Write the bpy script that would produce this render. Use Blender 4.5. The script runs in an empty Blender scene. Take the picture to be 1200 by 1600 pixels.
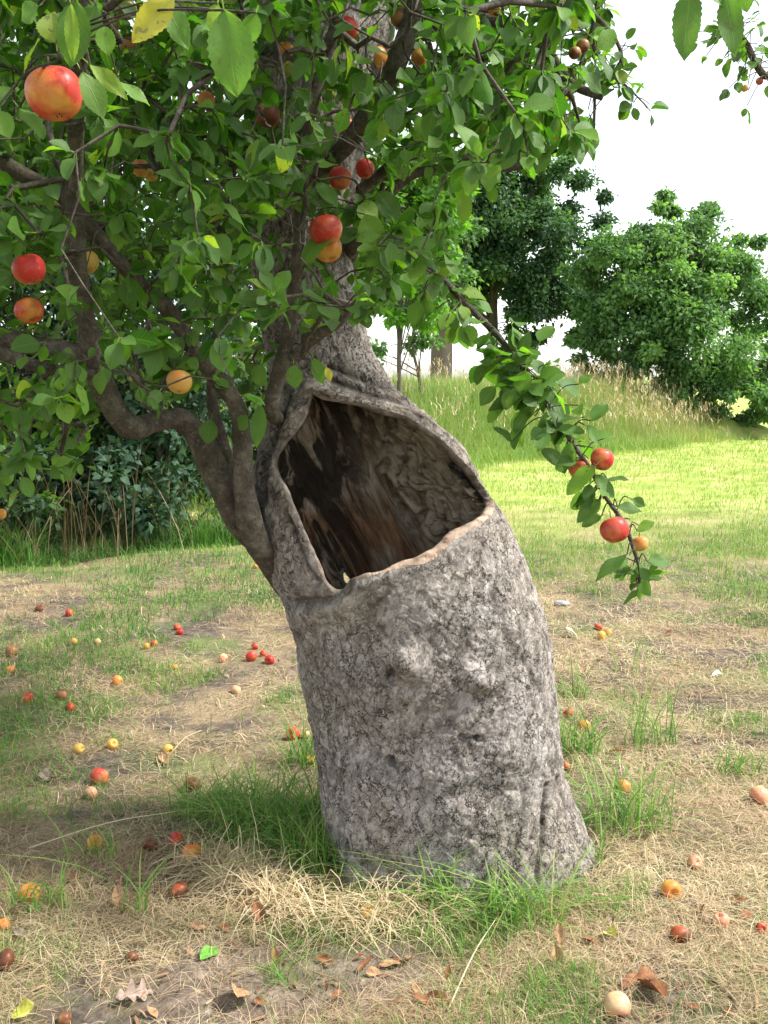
import bpy, math, random
import numpy as np
from mathutils import Vector

random.seed(7)
RNG = np.random.default_rng(7)
C = bpy.context.scene.collection
SC = bpy.context.scene

# ------------------------------------------------------------------ camera, sky, sun, exposure
CAM_H, PITCH, FPX = 1.5, math.radians(7.7), 1555.0       # metres, radians, focal length in pixels of the 1200x1600 photo
cam = bpy.data.cameras.new("camera")
cam.sensor_fit = 'VERTICAL'; cam.sensor_height = 36.0; cam.lens = 36.0 * FPX / 1600.0
cam.clip_start = 0.05; cam.clip_end = 6000
camo = bpy.data.objects.new("camera", cam); C.objects.link(camo)
camo.location = (0, 0, CAM_H); camo.rotation_euler = (math.pi / 2 - PITCH, 0, 0)
SC.camera = camo

SUN = Vector((0.82, -0.06, 1.02)).normalized()            # towards the sun
w = bpy.data.worlds.new("World"); SC.world = w; w.use_nodes = True
nt = w.node_tree; bg = nt.nodes['Background']
sky = nt.nodes.new('ShaderNodeTexSky'); sky.sky_type = 'NISHITA'; sky.sun_disc = False
sky.sun_elevation = math.asin(SUN.z); sky.sun_rotation = math.atan2(SUN.x, SUN.y)
sky.air_density = 1.0; sky.dust_density = 1.0; sky.ozone_density = 1.0
# thin bright cloud: the sky's own light, mostly without its blue
hsv = nt.nodes.new('ShaderNodeHueSaturation'); hsv.inputs['Saturation'].default_value = 0.3
nt.links.new(sky.outputs[0], hsv.inputs['Color'])
nt.links.new(hsv.outputs[0], bg.inputs[0]); bg.inputs[1].default_value = 0.14
sl = bpy.data.lights.new("sun", 'SUN'); sl.energy = 2.8; sl.angle = math.radians(7); sl.color = (1.0, 0.96, 0.89)
so = bpy.data.objects.new("sun", sl); C.objects.link(so)
so.rotation_euler = SUN.to_track_quat('Z', 'Y').to_euler(); so.location = (8, -4, 12)
SC.view_settings.view_transform = 'Standard'; SC.view_settings.look = 'None'
SC.view_settings.exposure = 1.5; SC.view_settings.gamma = 1.0
try:
    SC.cycles.max_bounces = 8; SC.cycles.transparent_max_bounces = 8
    SC.cycles.diffuse_bounces = 4
except Exception:
    pass

# ------------------------------------------------------------------ geometry of the picture
CP, SP = math.cos(PITCH), math.sin(PITCH)
RIGHT = np.array([1., 0, 0]); UP = np.array([0, SP, CP]); FWD = np.array([0, CP, -SP])
CAMP = np.array([0, 0, CAM_H])
def ray(px, py):
    return FWD + RIGHT * ((px - 600) / FPX) + UP * ((800 - py) / FPX)
def R(px, py, Y):                       # point of a pixel's ray at world distance y = Y
    d = ray(px, py); return CAMP + d * (Y / d[1])
def Gd(px, py):                         # point of a pixel's ray on flat ground
    d = ray(px, py); return CAMP + d * (-CAM_H / d[2])
def proj(P):                            # world points -> pixels
    q = np.asarray(P, float) - CAMP
    dep = np.maximum(q @ FWD, 1e-3)
    return np.stack([600 + FPX * (q @ RIGHT) / dep, 800 - FPX * (q @ UP) / dep], -1)

# ------------------------------------------------------------------ noise in numpy
def _h(*ints):
    h = np.zeros(ints[0].shape, np.uint32)
    for k, a in enumerate(ints):
        h ^= a.astype(np.int64).astype(np.uint32) * np.uint32([374761393, 668265263, 2246822519, 3266489917][k])
        h = (h ^ (h >> np.uint32(13))) * np.uint32(1274126177)
        h ^= h >> np.uint32(16)
    return h.astype(np.float64) / 4294967296.0
def vn(p, seed=0):                      # value noise, -1..1, 2-D or 3-D
    p = np.asarray(p, float); i = np.floor(p); f = p - i; f = f * f * (3 - 2 * f)
    n = p.shape[-1]; out = np.zeros(p.shape[:-1]); s = np.full(p.shape[:-1], seed)
    for c in range(2 ** n):
        b = [(c >> k) & 1 for k in range(n)]
        wgt = np.ones(p.shape[:-1])
        for k in range(n): wgt = wgt * (f[..., k] if b[k] else 1 - f[..., k])
        out += wgt * _h(*[i[..., k] + b[k] for k in range(n)], s)
    return out * 2 - 1
def fbm(p, o=4, seed=0):
    p = np.asarray(p, float); a, t, out = 1.0, 0.0, 0
    for k in range(o):
        out = out + a * vn(p * 2 ** k + 17.3 * k, seed + k); t += a; a *= .5
    return out / t
def worley(p, seed=0):                  # 2-D: F1, F2, cell value, offset from the cell's point
    i = np.floor(p); F1 = np.full(p.shape[0], 9.); F2 = F1.copy(); val = np.zeros(p.shape[0]); off = np.zeros((p.shape[0], 2))
    s = np.full(p.shape[0], seed)
    for a in (-1, 0, 1):
        for b in (-1, 0, 1):
            cx, cy = i[:, 0] + a, i[:, 1] + b
            d = np.stack([p[:, 0] - cx - _h(cx, cy, s), p[:, 1] - cy - _h(cx, cy, s + 1)], -1)
            r = np.hypot(d[:, 0], d[:, 1]); n1 = r < F1
            F2 = np.where(n1, F1, np.minimum(F2, r))
            val = np.where(n1, _h(cx, cy, s + 2), val); off = np.where(n1[:, None], d, off)
            F1 = np.where(n1, r, F1)
    return F1, F2, val, off
def inside(poly, P):
    poly = np.asarray(poly, float); x, y = P[:, 0], P[:, 1]; r = np.zeros(len(P), bool)
    for (x1, y1), (x2, y2) in zip(poly, np.roll(poly, -1, 0)):
        c = (y1 > y) != (y2 > y)
        r ^= c & (x < (x2 - x1) * (y - y1) / (y2 - y1 + 1e-12) + x1)
    return r
def seg_dist(pts, P, closed=False):     # distance to a polyline, and the vector to it
    pts = np.asarray(pts, float); best = np.full(len(P), 1e9); vec = np.zeros((len(P), 2))
    nxt = np.roll(pts, -1, 0) if closed else pts[1:]
    for a, b in zip(pts if closed else pts[:-1], nxt):
        ab = b - a; t = np.clip(((P - a) @ ab) / (ab @ ab + 1e-9), 0, 1)
        v = a + t[:, None] * ab - P; d = np.hypot(v[:, 0], v[:, 1]); m = d < best
        best = np.where(m, d, best); vec = np.where(m[:, None], v, vec)
    return best, vec
def smooth_path(pts, n=6):              # Catmull-Rom through rows of numbers
    p = np.asarray(pts, float); p = np.vstack([2 * p[0] - p[1], p, 2 * p[-1] - p[-2]]); out = []
    for k in range(1, len(p) - 2):
        for t in np.linspace(0, 1, n, endpoint=False):
            a, b, c, d = p[k - 1], p[k], p[k + 1], p[k + 2]
            out.append(.5 * (2 * b + (c - a) * t + (2 * a - 5 * b + 4 * c - d) * t * t + (3 * b - a - 3 * c + d) * t ** 3))
    out.append(p[-2]); return np.array(out)
def nrm(v):
    v = np.asarray(v, float); return v / (np.linalg.norm(v, axis=-1, keepdims=True) + 1e-12)

# ------------------------------------------------------------------ objects
def mk(name, V, F, mat, parent=None, lf=None, smooth=True, mats=None, fmat=None):
    """one mesh object from arrays; F is one array of faces or a list of them; lf is a 3-vector per vertex"""
    V = np.asarray(V, np.float32); Fs = F if isinstance(F, list) else [F]
    Fs = [np.asarray(f, np.int32) for f in Fs if len(f)]
    me = bpy.data.meshes.new(name); me.vertices.add(len(V)); me.vertices.foreach_set('co', V.ravel())
    li = np.concatenate([f.ravel() for f in Fs]); tot = np.concatenate([np.full(len(f), f.shape[1], np.int32) for f in Fs])
    st = np.concatenate([[0], np.cumsum(tot)[:-1]]).astype(np.int32)
    me.loops.add(len(li)); me.loops.foreach_set('vertex_index', li)
    me.polygons.add(len(tot)); me.polygons.foreach_set('loop_start', st); me.polygons.foreach_set('loop_total', tot)
    me.update(calc_edges=True); me.validate()
    me.polygons.foreach_set('use_smooth', np.full(len(me.polygons), smooth, bool))
    if lf is not None:
        a = me.attributes.new('lf', 'FLOAT_VECTOR', 'POINT'); a.data.foreach_set('vector', np.asarray(lf, np.float32).ravel())
    for m in (mats or [mat]): me.materials.append(m)
    if fmat is not None: me.polygons.foreach_set('material_index', np.asarray(fmat, np.int32))
    o = bpy.data.objects.new(name, me); C.objects.link(o)
    if parent is not None: o.parent = parent
    return o
def empty(name, loc=(0, 0, 0)):
    o = bpy.data.objects.new(name, None); o.location = loc; C.objects.link(o); o.empty_display_size = .1; return o
def tag(o, label=None, cat=None, group=None, kind=None):
    for k, v in (('label', label), ('category', cat), ('group', group), ('kind', kind)):
        if v: o[k] = v
    return o
def join(parts):
    """[(V, F, lf), ...] with quads -> one set of arrays"""
    n = 0; Vs, Fs, Ls = [], [], []
    for V, F, L in parts:
        Vs.append(V); Fs.append(F + n); Ls.append(L); n += len(V)
    return np.vstack(Vs), np.vstack(Fs), np.vstack(Ls)
def tube(path, rad, seg=10, rough=0.0, seed=0, cap=True):
    """quads of a tapering tube along path (n,3)"""
    path = np.asarray(path, float); rad = np.broadcast_to(np.asarray(rad, float), (len(path),))
    T = nrm(np.gradient(path, axis=0)); N = np.zeros_like(T)
    ref = np.array([.3, .2, 1.0]) if abs(T[0, 2]) < .9 else np.array([1., .2, 0])
    n = nrm(np.cross(T[0], ref))
    for k in range(len(T)):
        n = nrm(n - T[k] * (n @ T[k])); N[k] = n
    B = np.cross(T, N); th = np.linspace(0, 2 * np.pi, seg, endpoint=False)
    dirs = N[:, None] * np.cos(th)[None, :, None] + B[:, None] * np.sin(th)[None, :, None]
    rr = np.repeat(rad[:, None], seg, 1)
    P = path[:, None] + dirs * rr[..., None]
    if rough:
        rr = rr * (1 + rough * fbm(P / (rad.max() * 2.2), 3, seed)); P = path[:, None] + dirs * rr[..., None]
    V = P.reshape(-1, 3); m = len(path)
    i = np.arange(m - 1)[:, None] * seg; j = np.arange(seg)[None]
    F = np.stack([i + j, i + (j + 1) % seg, i + seg + (j + 1) % seg, i + seg + j], -1).reshape(-1, 4)
    if cap and seg % 2 == 0:                       # close the ends with strips of quads
        for base, flip in ((0, True), ((m - 1) * seg, False)):
            for k in range(seg // 2 - 1):
                q = [base + k, base + k + 1, base + seg - k - 2, base + seg - k - 1]
                F = np.vstack([F, [q[::-1] if flip else q]])
    cum = np.concatenate([[0], np.cumsum(np.linalg.norm(np.diff(path, axis=0), axis=1))])
    L = np.stack([np.tile(th / 6.28, m), np.repeat(cum, seg), np.full(len(V), (seed * .137) % 1)], -1)
    return V, F, L

# ------------------------------------------------------------------ materials
class M:
    def __init__(s, name):
        s.m = bpy.data.materials.new(name); s.m.use_nodes = True; s.t = s.m.node_tree
        s.b = s.t.nodes['Principled BSDF']; s.out = s.t.nodes['Material Output']
        s.b.inputs['Roughness'].default_value = .8
    def n(s, t, **kw):
        x = s.t.nodes.new('ShaderNode' + t)
        for k, v in kw.items(): setattr(x, k, v)
        return x
    def put(s, sock, v):
        if isinstance(v, bpy.types.NodeSocket): s.t.links.new(v, sock)
        elif isinstance(v, tuple) and len(v) == 3 and sock.type == 'RGBA': sock.default_value = (*v, 1)
        else: sock.default_value = v
    def pos(s): return s.n('TexCoord').outputs['Object']
    def world(s): return s.n('NewGeometry').outputs['Position']
    def attr(s):
        a = s.n('Attribute'); a.attribute_name = 'lf'; x = s.n('SeparateXYZ'); s.put(x.inputs[0], a.outputs['Vector']); return x.outputs
    def map(s, v, scale=(1, 1, 1), rot=(0, 0, 0)):
        if any(rot):                                   # turn first, then stretch
            y = s.n('Mapping'); s.put(y.inputs['Vector'], v); y.inputs['Rotation'].default_value = rot; v = y.outputs[0]
        x = s.n('Mapping'); s.put(x.inputs['Vector'], v); x.inputs['Scale'].default_value = scale; return x.outputs[0]
    def noise(s, v, scale, detail=4, rough=.55, dist=0, out='Fac'):
        x = s.n('TexNoise'); s.put(x.inputs['Vector'], v); s.put(x.inputs['Scale'], scale); s.put(x.inputs['Detail'], detail)
        s.put(x.inputs['Roughness'], rough); s.put(x.inputs['Distortion'], dist); return x.outputs[out]
    def voro(s, v, scale, feat='F1', out='Distance', rnd=1.0):
        x = s.n('TexVoronoi', feature=feat); s.put(x.inputs['Vector'], v); s.put(x.inputs['Scale'], scale); s.put(x.inputs['Randomness'], rnd); return x.outputs[out]
    def ramp(s, f, stops, interp='LINEAR'):
        x = s.n('ValToRGB'); s.put(x.inputs[0], f); r = x.color_ramp; r.interpolation = interp
        while len(r.elements) < len(stops): r.elements.new(.5)
        for e, (p, c) in zip(r.elements, stops):
            e.position = p; e.color = (c, c, c, 1) if isinstance(c, (int, float)) else (*c, 1)
        return x.outputs[0]
    def mix(s, f, a, b, mode='MIX'):
        x = s.n('Mix', data_type='RGBA', blend_type=mode); s.put(x.inputs[0], f); s.put(x.inputs[6], a); s.put(x.inputs[7], b); return x.outputs[2]
    def math(s, op, a, b=0.0, clamp=False):
        x = s.n('Math', operation=op, use_clamp=clamp); s.put(x.inputs[0], a); s.put(x.inputs[1], b); return x.outputs[0]
    def bump(s, h, strength=.5, dist=.01, prev=None):
        x = s.n('Bump'); s.put(x.inputs['Height'], h); x.inputs['Strength'].default_value = strength; x.inputs['Distance'].default_value = dist
        if prev is not None: s.put(x.inputs['Normal'], prev)
        return x.outputs[0]
    def fin(s, col, rough=None, nor=None, spec=.3):
        s.put(s.b.inputs['Base Color'], col); s.b.inputs['Specular IOR Level'].default_value = spec
        if rough is not None: s.put(s.b.inputs['Roughness'], rough)
        if nor is not None: s.put(s.b.inputs['Normal'], nor)
        return s.m
    def translucent(s, col, fac, nor=None):
        tr = s.n('BsdfTranslucent'); s.put(tr.inputs[0], col)
        if nor is not None: s.put(tr.inputs['Normal'], nor)
        mx = s.n('MixShader'); s.put(mx.inputs[0], fac); s.put(mx.inputs[1], s.b.outputs[0]); s.put(mx.inputs[2], tr.outputs[0])
        s.t.links.new(mx.outputs[0], s.out.inputs['Surface'])

def leaf_mat(name, stops, tr=.35, back=(.16, .21, .12), rough=.42, spots=True, trcol=1.9):
    m = M(name); u, t, r = m.attr()
    col = m.ramp(r, stops)
    au = m.math('ABSOLUTE', u)
    mid = m.ramp(au, [(0, 1.), (.07, 0.)])
    ph = m.math('MULTIPLY', m.math('SUBTRACT', m.math('MULTIPLY', t, 8.0), m.math('MULTIPLY', au, 2.2)), 6.2832)
    vein = m.ramp(m.math('COSINE', ph), [(.90, 0.), (1, 1.)])
    vv = m.math('MAXIMUM', mid, m.math('MULTIPLY', vein, .45))
    p = m.world()
    col = m.mix(m.ramp(m.noise(p, 45, 3), [(.3, 0.), (.7, .45)]), col, m.mix(1, col, (.6, .75, .5), 'MULTIPLY'))
    col = m.mix(m.math('MULTIPLY', vv, .4), col, (.22, .30, .10))
    if spots:
        sp = m.math('MULTIPLY', m.ramp(m.noise(p, 110, 2), [(.62, 0.), (.66, 1.)]), m.ramp(m.noise(p, 11, 1), [(.46, 0.), (.54, .9)]))
        col = m.mix(sp, col, (.10, .055, .02))
    bf = m.n('NewGeometry').outputs['Backfacing']
    col = m.mix(m.math('MULTIPLY', bf, .45), col, back)
    nor = m.bump(m.math('ADD', m.math('MULTIPLY', vv, -.5), m.noise(p, 160, 2)), .35, .002)
    m.fin(col, rough, nor, .3)
    m.translucent(m.mix(1, col, (trcol, trcol * 1.05, trcol * .45), 'MULTIPLY'), tr, nor)
    return m.m

APPLE_LEAF = leaf_mat('apple leaf', [(0, (.018, .068, .009)), (.36, (.042, .135, .013)), (.62, (.088, .22, .018)), (.86, (.17, .34, .03)), (.96, (.27, .36, .04)), (1, (.30, .26, .05))], tr=.44, back=(.12, .20, .06), rough=.55)
YELLOW_LEAF = leaf_mat('yellowed leaf', [(0, (.50, .40, .02)), (1, (.42, .44, .06))], .3, (.4, .4, .1))
HEDGE_LEAF = leaf_mat('hedge leaf', [(0, (.014, .042, .013)), (.5, (.026, .072, .02)), (.85, (.05, .125, .03)), (1, (.10, .20, .035))], .3, (.05, .09, .05), .65, spots=False)
OAK_LEAF = leaf_mat('dark oak leaf', [(0, (.022, .066, .028)), (.5, (.05, .125, .042)), (1, (.13, .26, .065))], .32, (.08, .14, .08), .6, spots=False)
MAPLE_LEAF = leaf_mat('mid green leaf', [(0, (.05, .12, .045)), (.5, (.11, .235, .07)), (1, (.22, .38, .11))], .36, (.14, .22, .11), .6, spots=False)
ASH_LEAF = leaf_mat('fresh green leaf', [(0, (.09, .22, .03)), (.6, (.15, .33, .045)), (1, (.25, .45, .07))], .4, (.2, .34, .1), spots=False)

def bark_mat():
    m = M('old apple bark'); p = m.pos(); cr, hg, rn = m.attr()
    pw = m.map(p, (1.1, 1, .62), (0, -.5, 0))
    big = m.noise(p, 3.2, 5, .6); fine = m.noise(pw, 38, 8, .68, .5); mid = m.noise(pw, 13, 6, .65, .6)
    col = m.ramp(mid, [(.28, (.13, .115, .10)), (.45, (.335, .305, .280)), (.6, (.43, .396, .370)), (.78, (.54, .505, .48))])
    col = m.mix(m.ramp(big, [(.35, 0.), (.65, .75)]), col, m.mix(1, col, (.98, .91, .84), 'MULTIPLY'))
    col = m.mix(m.ramp(fine, [(.32, .85), (.5, 0.)]), col, (.085, .07, .058))
    col = m.mix(m.ramp(fine, [(.57, 0.), (.72, .7)]), col, (.52, .485, .46))
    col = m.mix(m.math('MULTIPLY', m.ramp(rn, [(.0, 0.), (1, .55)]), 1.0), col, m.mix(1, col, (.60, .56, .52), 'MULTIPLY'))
    col = m.mix(m.math('MULTIPLY', cr, .8), col, (.06, .05, .042))
    lich = m.math('MULTIPLY', m.ramp(m.noise(p, 70, 4), [(.62, 0.), (.68, 1.)]), m.ramp(m.noise(p, 6, 2), [(.45, 0.), (.62, .8)]))
    col = m.mix(lich, col, (.56, .55, .54))
    wp = m.n('VectorMath', operation='ADD'); ws = m.n('VectorMath', operation='SCALE'); m.put(ws.inputs[0], m.noise(p, 20, 4, .6, out='Color')); ws.inputs['Scale'].default_value = .05
    m.put(wp.inputs[0], m.map(p, (1, 1, .65), (0, -.45, 0))); m.put(wp.inputs[1], ws.outputs[0])
    cell = m.n('TexVoronoi'); m.put(cell.inputs['Vector'], wp.outputs[0]); cell.inputs['Scale'].default_value = 62; cs_ = m.n('SeparateColor'); m.put(cs_.inputs[0], cell.outputs['Color'])
    edge = m.voro(wp.outputs[0], 62, 'DISTANCE_TO_EDGE')
    col = m.mix(1, col, m.ramp(cs_.outputs[0], [(0, .72), (.6, 1.0), (1, 1.25)]), 'MULTIPLY')
    col = m.mix(m.math('MULTIPLY', m.ramp(edge, [(0, 1.), (.06, 0.)]), m.ramp(m.noise(p, 9, 3), [(.4, 0.), (.6, .75)])), col, (.07, .058, .05))
    col = m.mix(1, col, m.ramp(hg, [(0, .66), (.45, .96), (1, 1.2)]), 'MULTIPLY')
    flk = m.noise(pw, 85, 8, .72, .4)
    col = m.mix(m.ramp(flk, [(.36, .7), (.45, 0.)]), col, (.10, .085, .075))
    col = m.mix(m.ramp(flk, [(.58, 0.), (.68, .6)]), col, (.60, .57, .55))
    w2 = m.n('VectorMath', operation='ADD'); ws2 = m.n('VectorMath', operation='SCALE'); m.put(ws2.inputs[0], m.noise(p, 9, 5, .65, out='Color')); ws2.inputs['Scale'].default_value = .16
    m.put(w2.inputs[0], m.map(p, (1, 1, .5), (0, .3, 0))); m.put(w2.inputs[1], ws2.outputs[0]); fis = m.voro(w2.outputs[0], 24, 'DISTANCE_TO_EDGE')
    fm = m.math('MULTIPLY', m.ramp(fis, [(0, 1.), (.035, 0.)]), m.ramp(m.noise(p, 5, 4, .65), [(.42, 0.), (.53, 1.)]))
    col = m.mix(m.math('MULTIPLY', fm, .85), col, (.035, .028, .024))
    alg = m.math('MULTIPLY', m.ramp(m.noise(p, 2.3, 4), [(.45, 0.), (.7, .6)]), .4)
    col = m.mix(alg, col, m.mix(1, col, (.88, .92, .62), 'MULTIPLY'))
    n1 = m.bump(m.math('ADD', m.math('ADD', fine, m.math('MULTIPLY', cs_.outputs[0], .55)), m.math('ADD', m.ramp(edge, [(0, -.4), (.08, 0.)]), m.math('ADD', m.math('MULTIPLY', fm, -1.6), m.math('MULTIPLY', flk, .8)))), 1.0, .011); n2 = m.bump(m.noise(p, 170, 5, .7), .5, .005, n1)
    return m.fin(col, .9, n2, .15)
BARK = bark_mat()
def limb_mat():
    m = M('smooth limb bark'); p = m.pos(); u, t, r = m.attr()
    mid = m.noise(p, 22, 6, .65)
    col = m.ramp(mid, [(.3, (.05, .042, .033)), (.5, (.105, .088, .07)), (.72, (.21, .185, .155))])
    ring = m.ramp(m.noise(m.map(p, (1, 1, 1)), 90, 3), [(.6, 0.), (.7, .5)])
    col = m.mix(ring, col, (.30, .27, .23))
    col = m.mix(m.ramp(m.noise(p, 6, 3), [(.45, 0.), (.7, .6)]), col, m.mix(1, col, (.75, .9, .55), 'MULTIPLY'))
    col = m.mix(m.ramp(m.noise(p, 120, 4, .7), [(.34, .6), (.5, 0.)]), col, (.04, .032, .026))
    return m.fin(col, .85, m.bump(m.noise(p, 60, 8, .75), .9, .012), .15)
LIMB = limb_mat()
def interior_mat():
    m = M('weathered hollow wood'); p = m.pos(); u, t, pl = m.attr()      # u = around 0..1 left to right, t = height 0..1, pl = flaking plates
    st = m.map(p, (30, 30, 4.5), (0, .46, 0)); streak = m.noise(st, 1.0, 8, .7, .8); big = m.noise(m.map(p, (8, 8, 2.6), (0, .46, 0)), 1.0, 4, .6, .6)
    col = m.ramp(streak, [(.3, (.07, .05, .034)), (.42, (.25, .19, .13)), (.54, (.46, .39, .30)), (.7, (.64, .58, .48))])
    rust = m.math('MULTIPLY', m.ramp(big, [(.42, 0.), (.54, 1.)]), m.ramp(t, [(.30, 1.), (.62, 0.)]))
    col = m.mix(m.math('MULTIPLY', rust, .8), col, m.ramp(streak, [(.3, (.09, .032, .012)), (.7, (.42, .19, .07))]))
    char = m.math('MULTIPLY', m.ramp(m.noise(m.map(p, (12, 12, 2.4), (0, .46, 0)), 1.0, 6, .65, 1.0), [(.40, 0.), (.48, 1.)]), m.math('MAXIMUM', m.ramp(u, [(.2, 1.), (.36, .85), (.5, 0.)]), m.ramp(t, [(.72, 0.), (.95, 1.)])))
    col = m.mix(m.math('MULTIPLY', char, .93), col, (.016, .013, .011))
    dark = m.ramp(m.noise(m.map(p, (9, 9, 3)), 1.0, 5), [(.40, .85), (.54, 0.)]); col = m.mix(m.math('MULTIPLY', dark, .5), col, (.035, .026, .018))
    plc = m.ramp(m.noise(p, 30, 5), [(.3, (.22, .18, .12)), (.6, (.50, .43, .32)), (.8, (.62, .56, .44))])
    col = m.mix(pl, col, plc)
    n1 = m.bump(streak, .9, .03)
    return m.fin(col, .9, m.bump(m.noise(p, 110, 5, .7), .5, .006, n1), .12)
INTERIOR = interior_mat()
def rim_mat():
    m = M('hollow rim wood'); p = m.pos(); u, t, tan = m.attr()
    n = m.noise(p, 40, 6, .65)
    bk = m.ramp(n, [(.3, (.055, .045, .037)), (.55, (.17, .145, .12)), (.75, (.30, .265, .225))])
    wd = m.ramp(n, [(.32, (.14, .095, .07)), (.5, (.40, .29, .215)), (.75, (.56, .45, .36))])
    return m.fin(m.mix(tan, bk, wd), .85, m.bump(m.noise(p, 90, 5, .7), .6, .006), .15)
RIM = rim_mat()

def blade_mat(name, stops, tr=.3, rough=.6):
    m = M(name); u, t, r = m.attr(); col = m.ramp(r, stops)
    col = m.mix(m.ramp(t, [(.55, 0.), (1, .35)]), col, (.42, .36, .18))
    m.fin(col, rough, None, .25); m.translucent(m.mix(1, col, (1.4, 1.4, .9), 'MULTIPLY'), tr); return m.m
GREEN_BLADE = blade_mat('green grass', [(0, (.045, .14, .025)), (.5, (.10, .26, .04)), (.85, (.20, .36, .06)), (1, (.36, .36, .14))])
MEADOW_BLADE = blade_mat('meadow grass', [(0, (.19, .31, .06)), (.5, (.31, .41, .09)), (.75, (.42, .44, .14)), (1, (.52, .43, .24))])
STRAW = blade_mat('dry straw', [(0, (.19, .13, .08)), (.35, (.38, .28, .165)), (.7, (.56, .44, .27)), (1, (.70, .60, .42))], .2)
BANK_BLADE = blade_mat('tall bank grass', [(0, (.14, .27, .06)), (.5, (.25, .37, .09)), (.8, (.36, .40, .14)), (1, (.50, .43, .25))])

def ground_mat():
    m = M('orchard ground'); p = m.world(); xyz = m.n('SeparateXYZ'); m.put(xyz.inputs[0], p)
    soil = m.ramp(m.noise(p, 26, 8, .7), [(.3, (.05, .038, .03)), (.5, (.125, .098, .08)), (.72, (.26, .215, .18))])
    fib = m.noise(m.map(p, (60, 22, 30), (0, 0, .6)), 1.0, 6, .7, 1.5)
    thatch = m.ramp(fib, [(.3, (.10, .072, .045)), (.5, (.30, .225, .135)), (.7, (.48, .385, .25))])
    green = m.ramp(m.noise(p, 40, 5, .7), [(.3, (.06, .10, .03)), (.6, (.15, .23, .06)), (.8, (.25, .30, .10))])
    col = m.mix(m.ramp(m.noise(p, 2.2, 5, .6), [(.42, 0.), (.56, .9)]), soil, thatch)
    pt = m.n('VectorMath', operation='DISTANCE'); m.put(pt.inputs[0], m.map(p, (.62, 1, 1))); pt.inputs[1].default_value = (-.15, 2.26, 0)
    worn = m.ramp(m.math('ADD', pt.outputs['Value'], m.math('MULTIPLY', m.noise(p, 6, 4), .25)), [(.27, .95), (.42, 0.)])
    col = m.mix(worn, col, m.mix(1, soil, (1.75, 1.7, 1.65), 'MULTIPLY'))  # bare worn soil, its colour also brightened to stand in for light falling there
    col = m.mix(m.ramp(m.noise(p, 1.5, 4), [(.5, 0.), (.62, .55)]), col, green)
    mead = m.ramp(m.noise(p, 1.8, 5), [(.35, (.24, .33, .07)), (.5, (.34, .41, .10)), (.65, (.46, .42, .19))])
    mead = m.ramp(m.noise(p, 1.8, 5), [(.35, (.24, .33, .07)), (.5, (.34, .41, .10)), (.65, (.46, .42, .19))])
    far = m.ramp(m.math('MULTIPLY', m.math('ADD', xyz.outputs[1], m.math('MULTIPLY', m.noise(p, .9, 4), 5.0)), .05), [(.48, 0.), (.72, 1.)])
    col = m.mix(far, col, mead)
    return m.fin(col, .95, m.bump(m.math('ADD', m.noise(p, 50, 6, .7), m.math('MULTIPLY', fib, .7)), .8, .02), .1)
GROUND = ground_mat()

def apple_mat(name, base, blush, amt, rot=0.0):
    m = M(name); p = m.pos(); x = m.n('SeparateXYZ'); m.put(x.inputs[0], p); oi = m.n('ObjectInfo')
    rp = m.n('VectorMath', operation='ADD'); m.put(rp.inputs[0], p); sc = m.n('VectorMath', operation='SCALE')
    m.put(sc.inputs[0], oi.outputs['Location']); m.put(sc.inputs['Scale'], 3.1); m.put(rp.inputs[1], sc.outputs[0]); q = rp.outputs[0]
    ax = m.math('MULTIPLY', x.outputs[0], 9.0)                      # blush on the apple's own sunny cheek
    f = m.math('ADD', m.math('ADD', m.noise(q, 26, 5, .6), m.math('MULTIPLY', ax, .35)), m.math('MULTIPLY', x.outputs[2], 3.0))
    col = m.mix(m.ramp(f, [(max(0, .62 - amt), 0.), (min(1, .95 - amt), 1.)]), base, blush)
    col = m.mix(m.ramp(m.noise(q, 9, 2), [(.4, 0.), (.7, .45)]), col, m.mix(1, col, (1.0, .72, .5), 'MULTIPLY'))
    col = m.mix(m.ramp(m.voro(q, 130), [(.10, .35), (.17, 0.)]), col, (.50, .34, .14))
    if rot:
        col = m.mix(m.ramp(m.noise(q, 14, 3), [(.62 - rot * .35, 0.), (.68 - rot * .35, 1.)]), col, (.11, .035, .015))
    col = m.mix(m.ramp(m.noise(q, 55, 2), [(.70, 0.), (.74, .7)]), col, (.12, .06, .025))
    col = m.mix(m.ramp(m.noise(q, 34, 4), [(.5, 0.), (.75, .4)]), col, (.36, .20, .10))
    return m.fin(col, .42, m.bump(m.noise(q, 60, 3), .15, .003), .28)
AM = {'red': apple_mat('red apple', (.52, .22, .06), (.40, .028, .02), .42),
      'big': apple_mat('red and yellow apple', (.55, .33, .05), (.45, .04, .025), .44),
      'orange': apple_mat('orange apple', (.60, .34, .06), (.52, .16, .04), .3),
      'yellow': apple_mat('yellow apple', (.55, .37, .08), (.58, .26, .07), .2),
      'green': apple_mat('green apple', (.26, .30, .06), (.40, .22, .06), .12),
      'pale': apple_mat('pale apple', (.64, .47, .25), (.58, .24, .16), .32),
      'rotten': apple_mat('rotting apple', (.50, .20, .06), (.36, .05, .025), .35, .6),
      'brown': apple_mat('brown apple', (.30, .17, .06), (.22, .09, .04), .3, .4)}
def plain(name, c, rough=.8, var=.35):
    m = M(name); p = m.pos(); n = m.noise(p, 60, 5)
    return m.fin(m.mix(m.ramp(n, [(.3, 0.), (.7, 1.)]), tuple(x * (1 - var) for x in c), tuple(min(.9, x * (1 + var)) for x in c)), rough, m.bump(n, .4, .003), .2)
STEM = plain('apple stem', (.10, .07, .035)); CALYX = plain('apple calyx', (.05, .035, .02))
STONE = plain('grey stone', (.30, .29, .28)); BLUE = plain('blue paint', (.03, .16, .62), .5, .1); TRUNKB = plain('far trunk bark', (.13, .105, .085))
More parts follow.
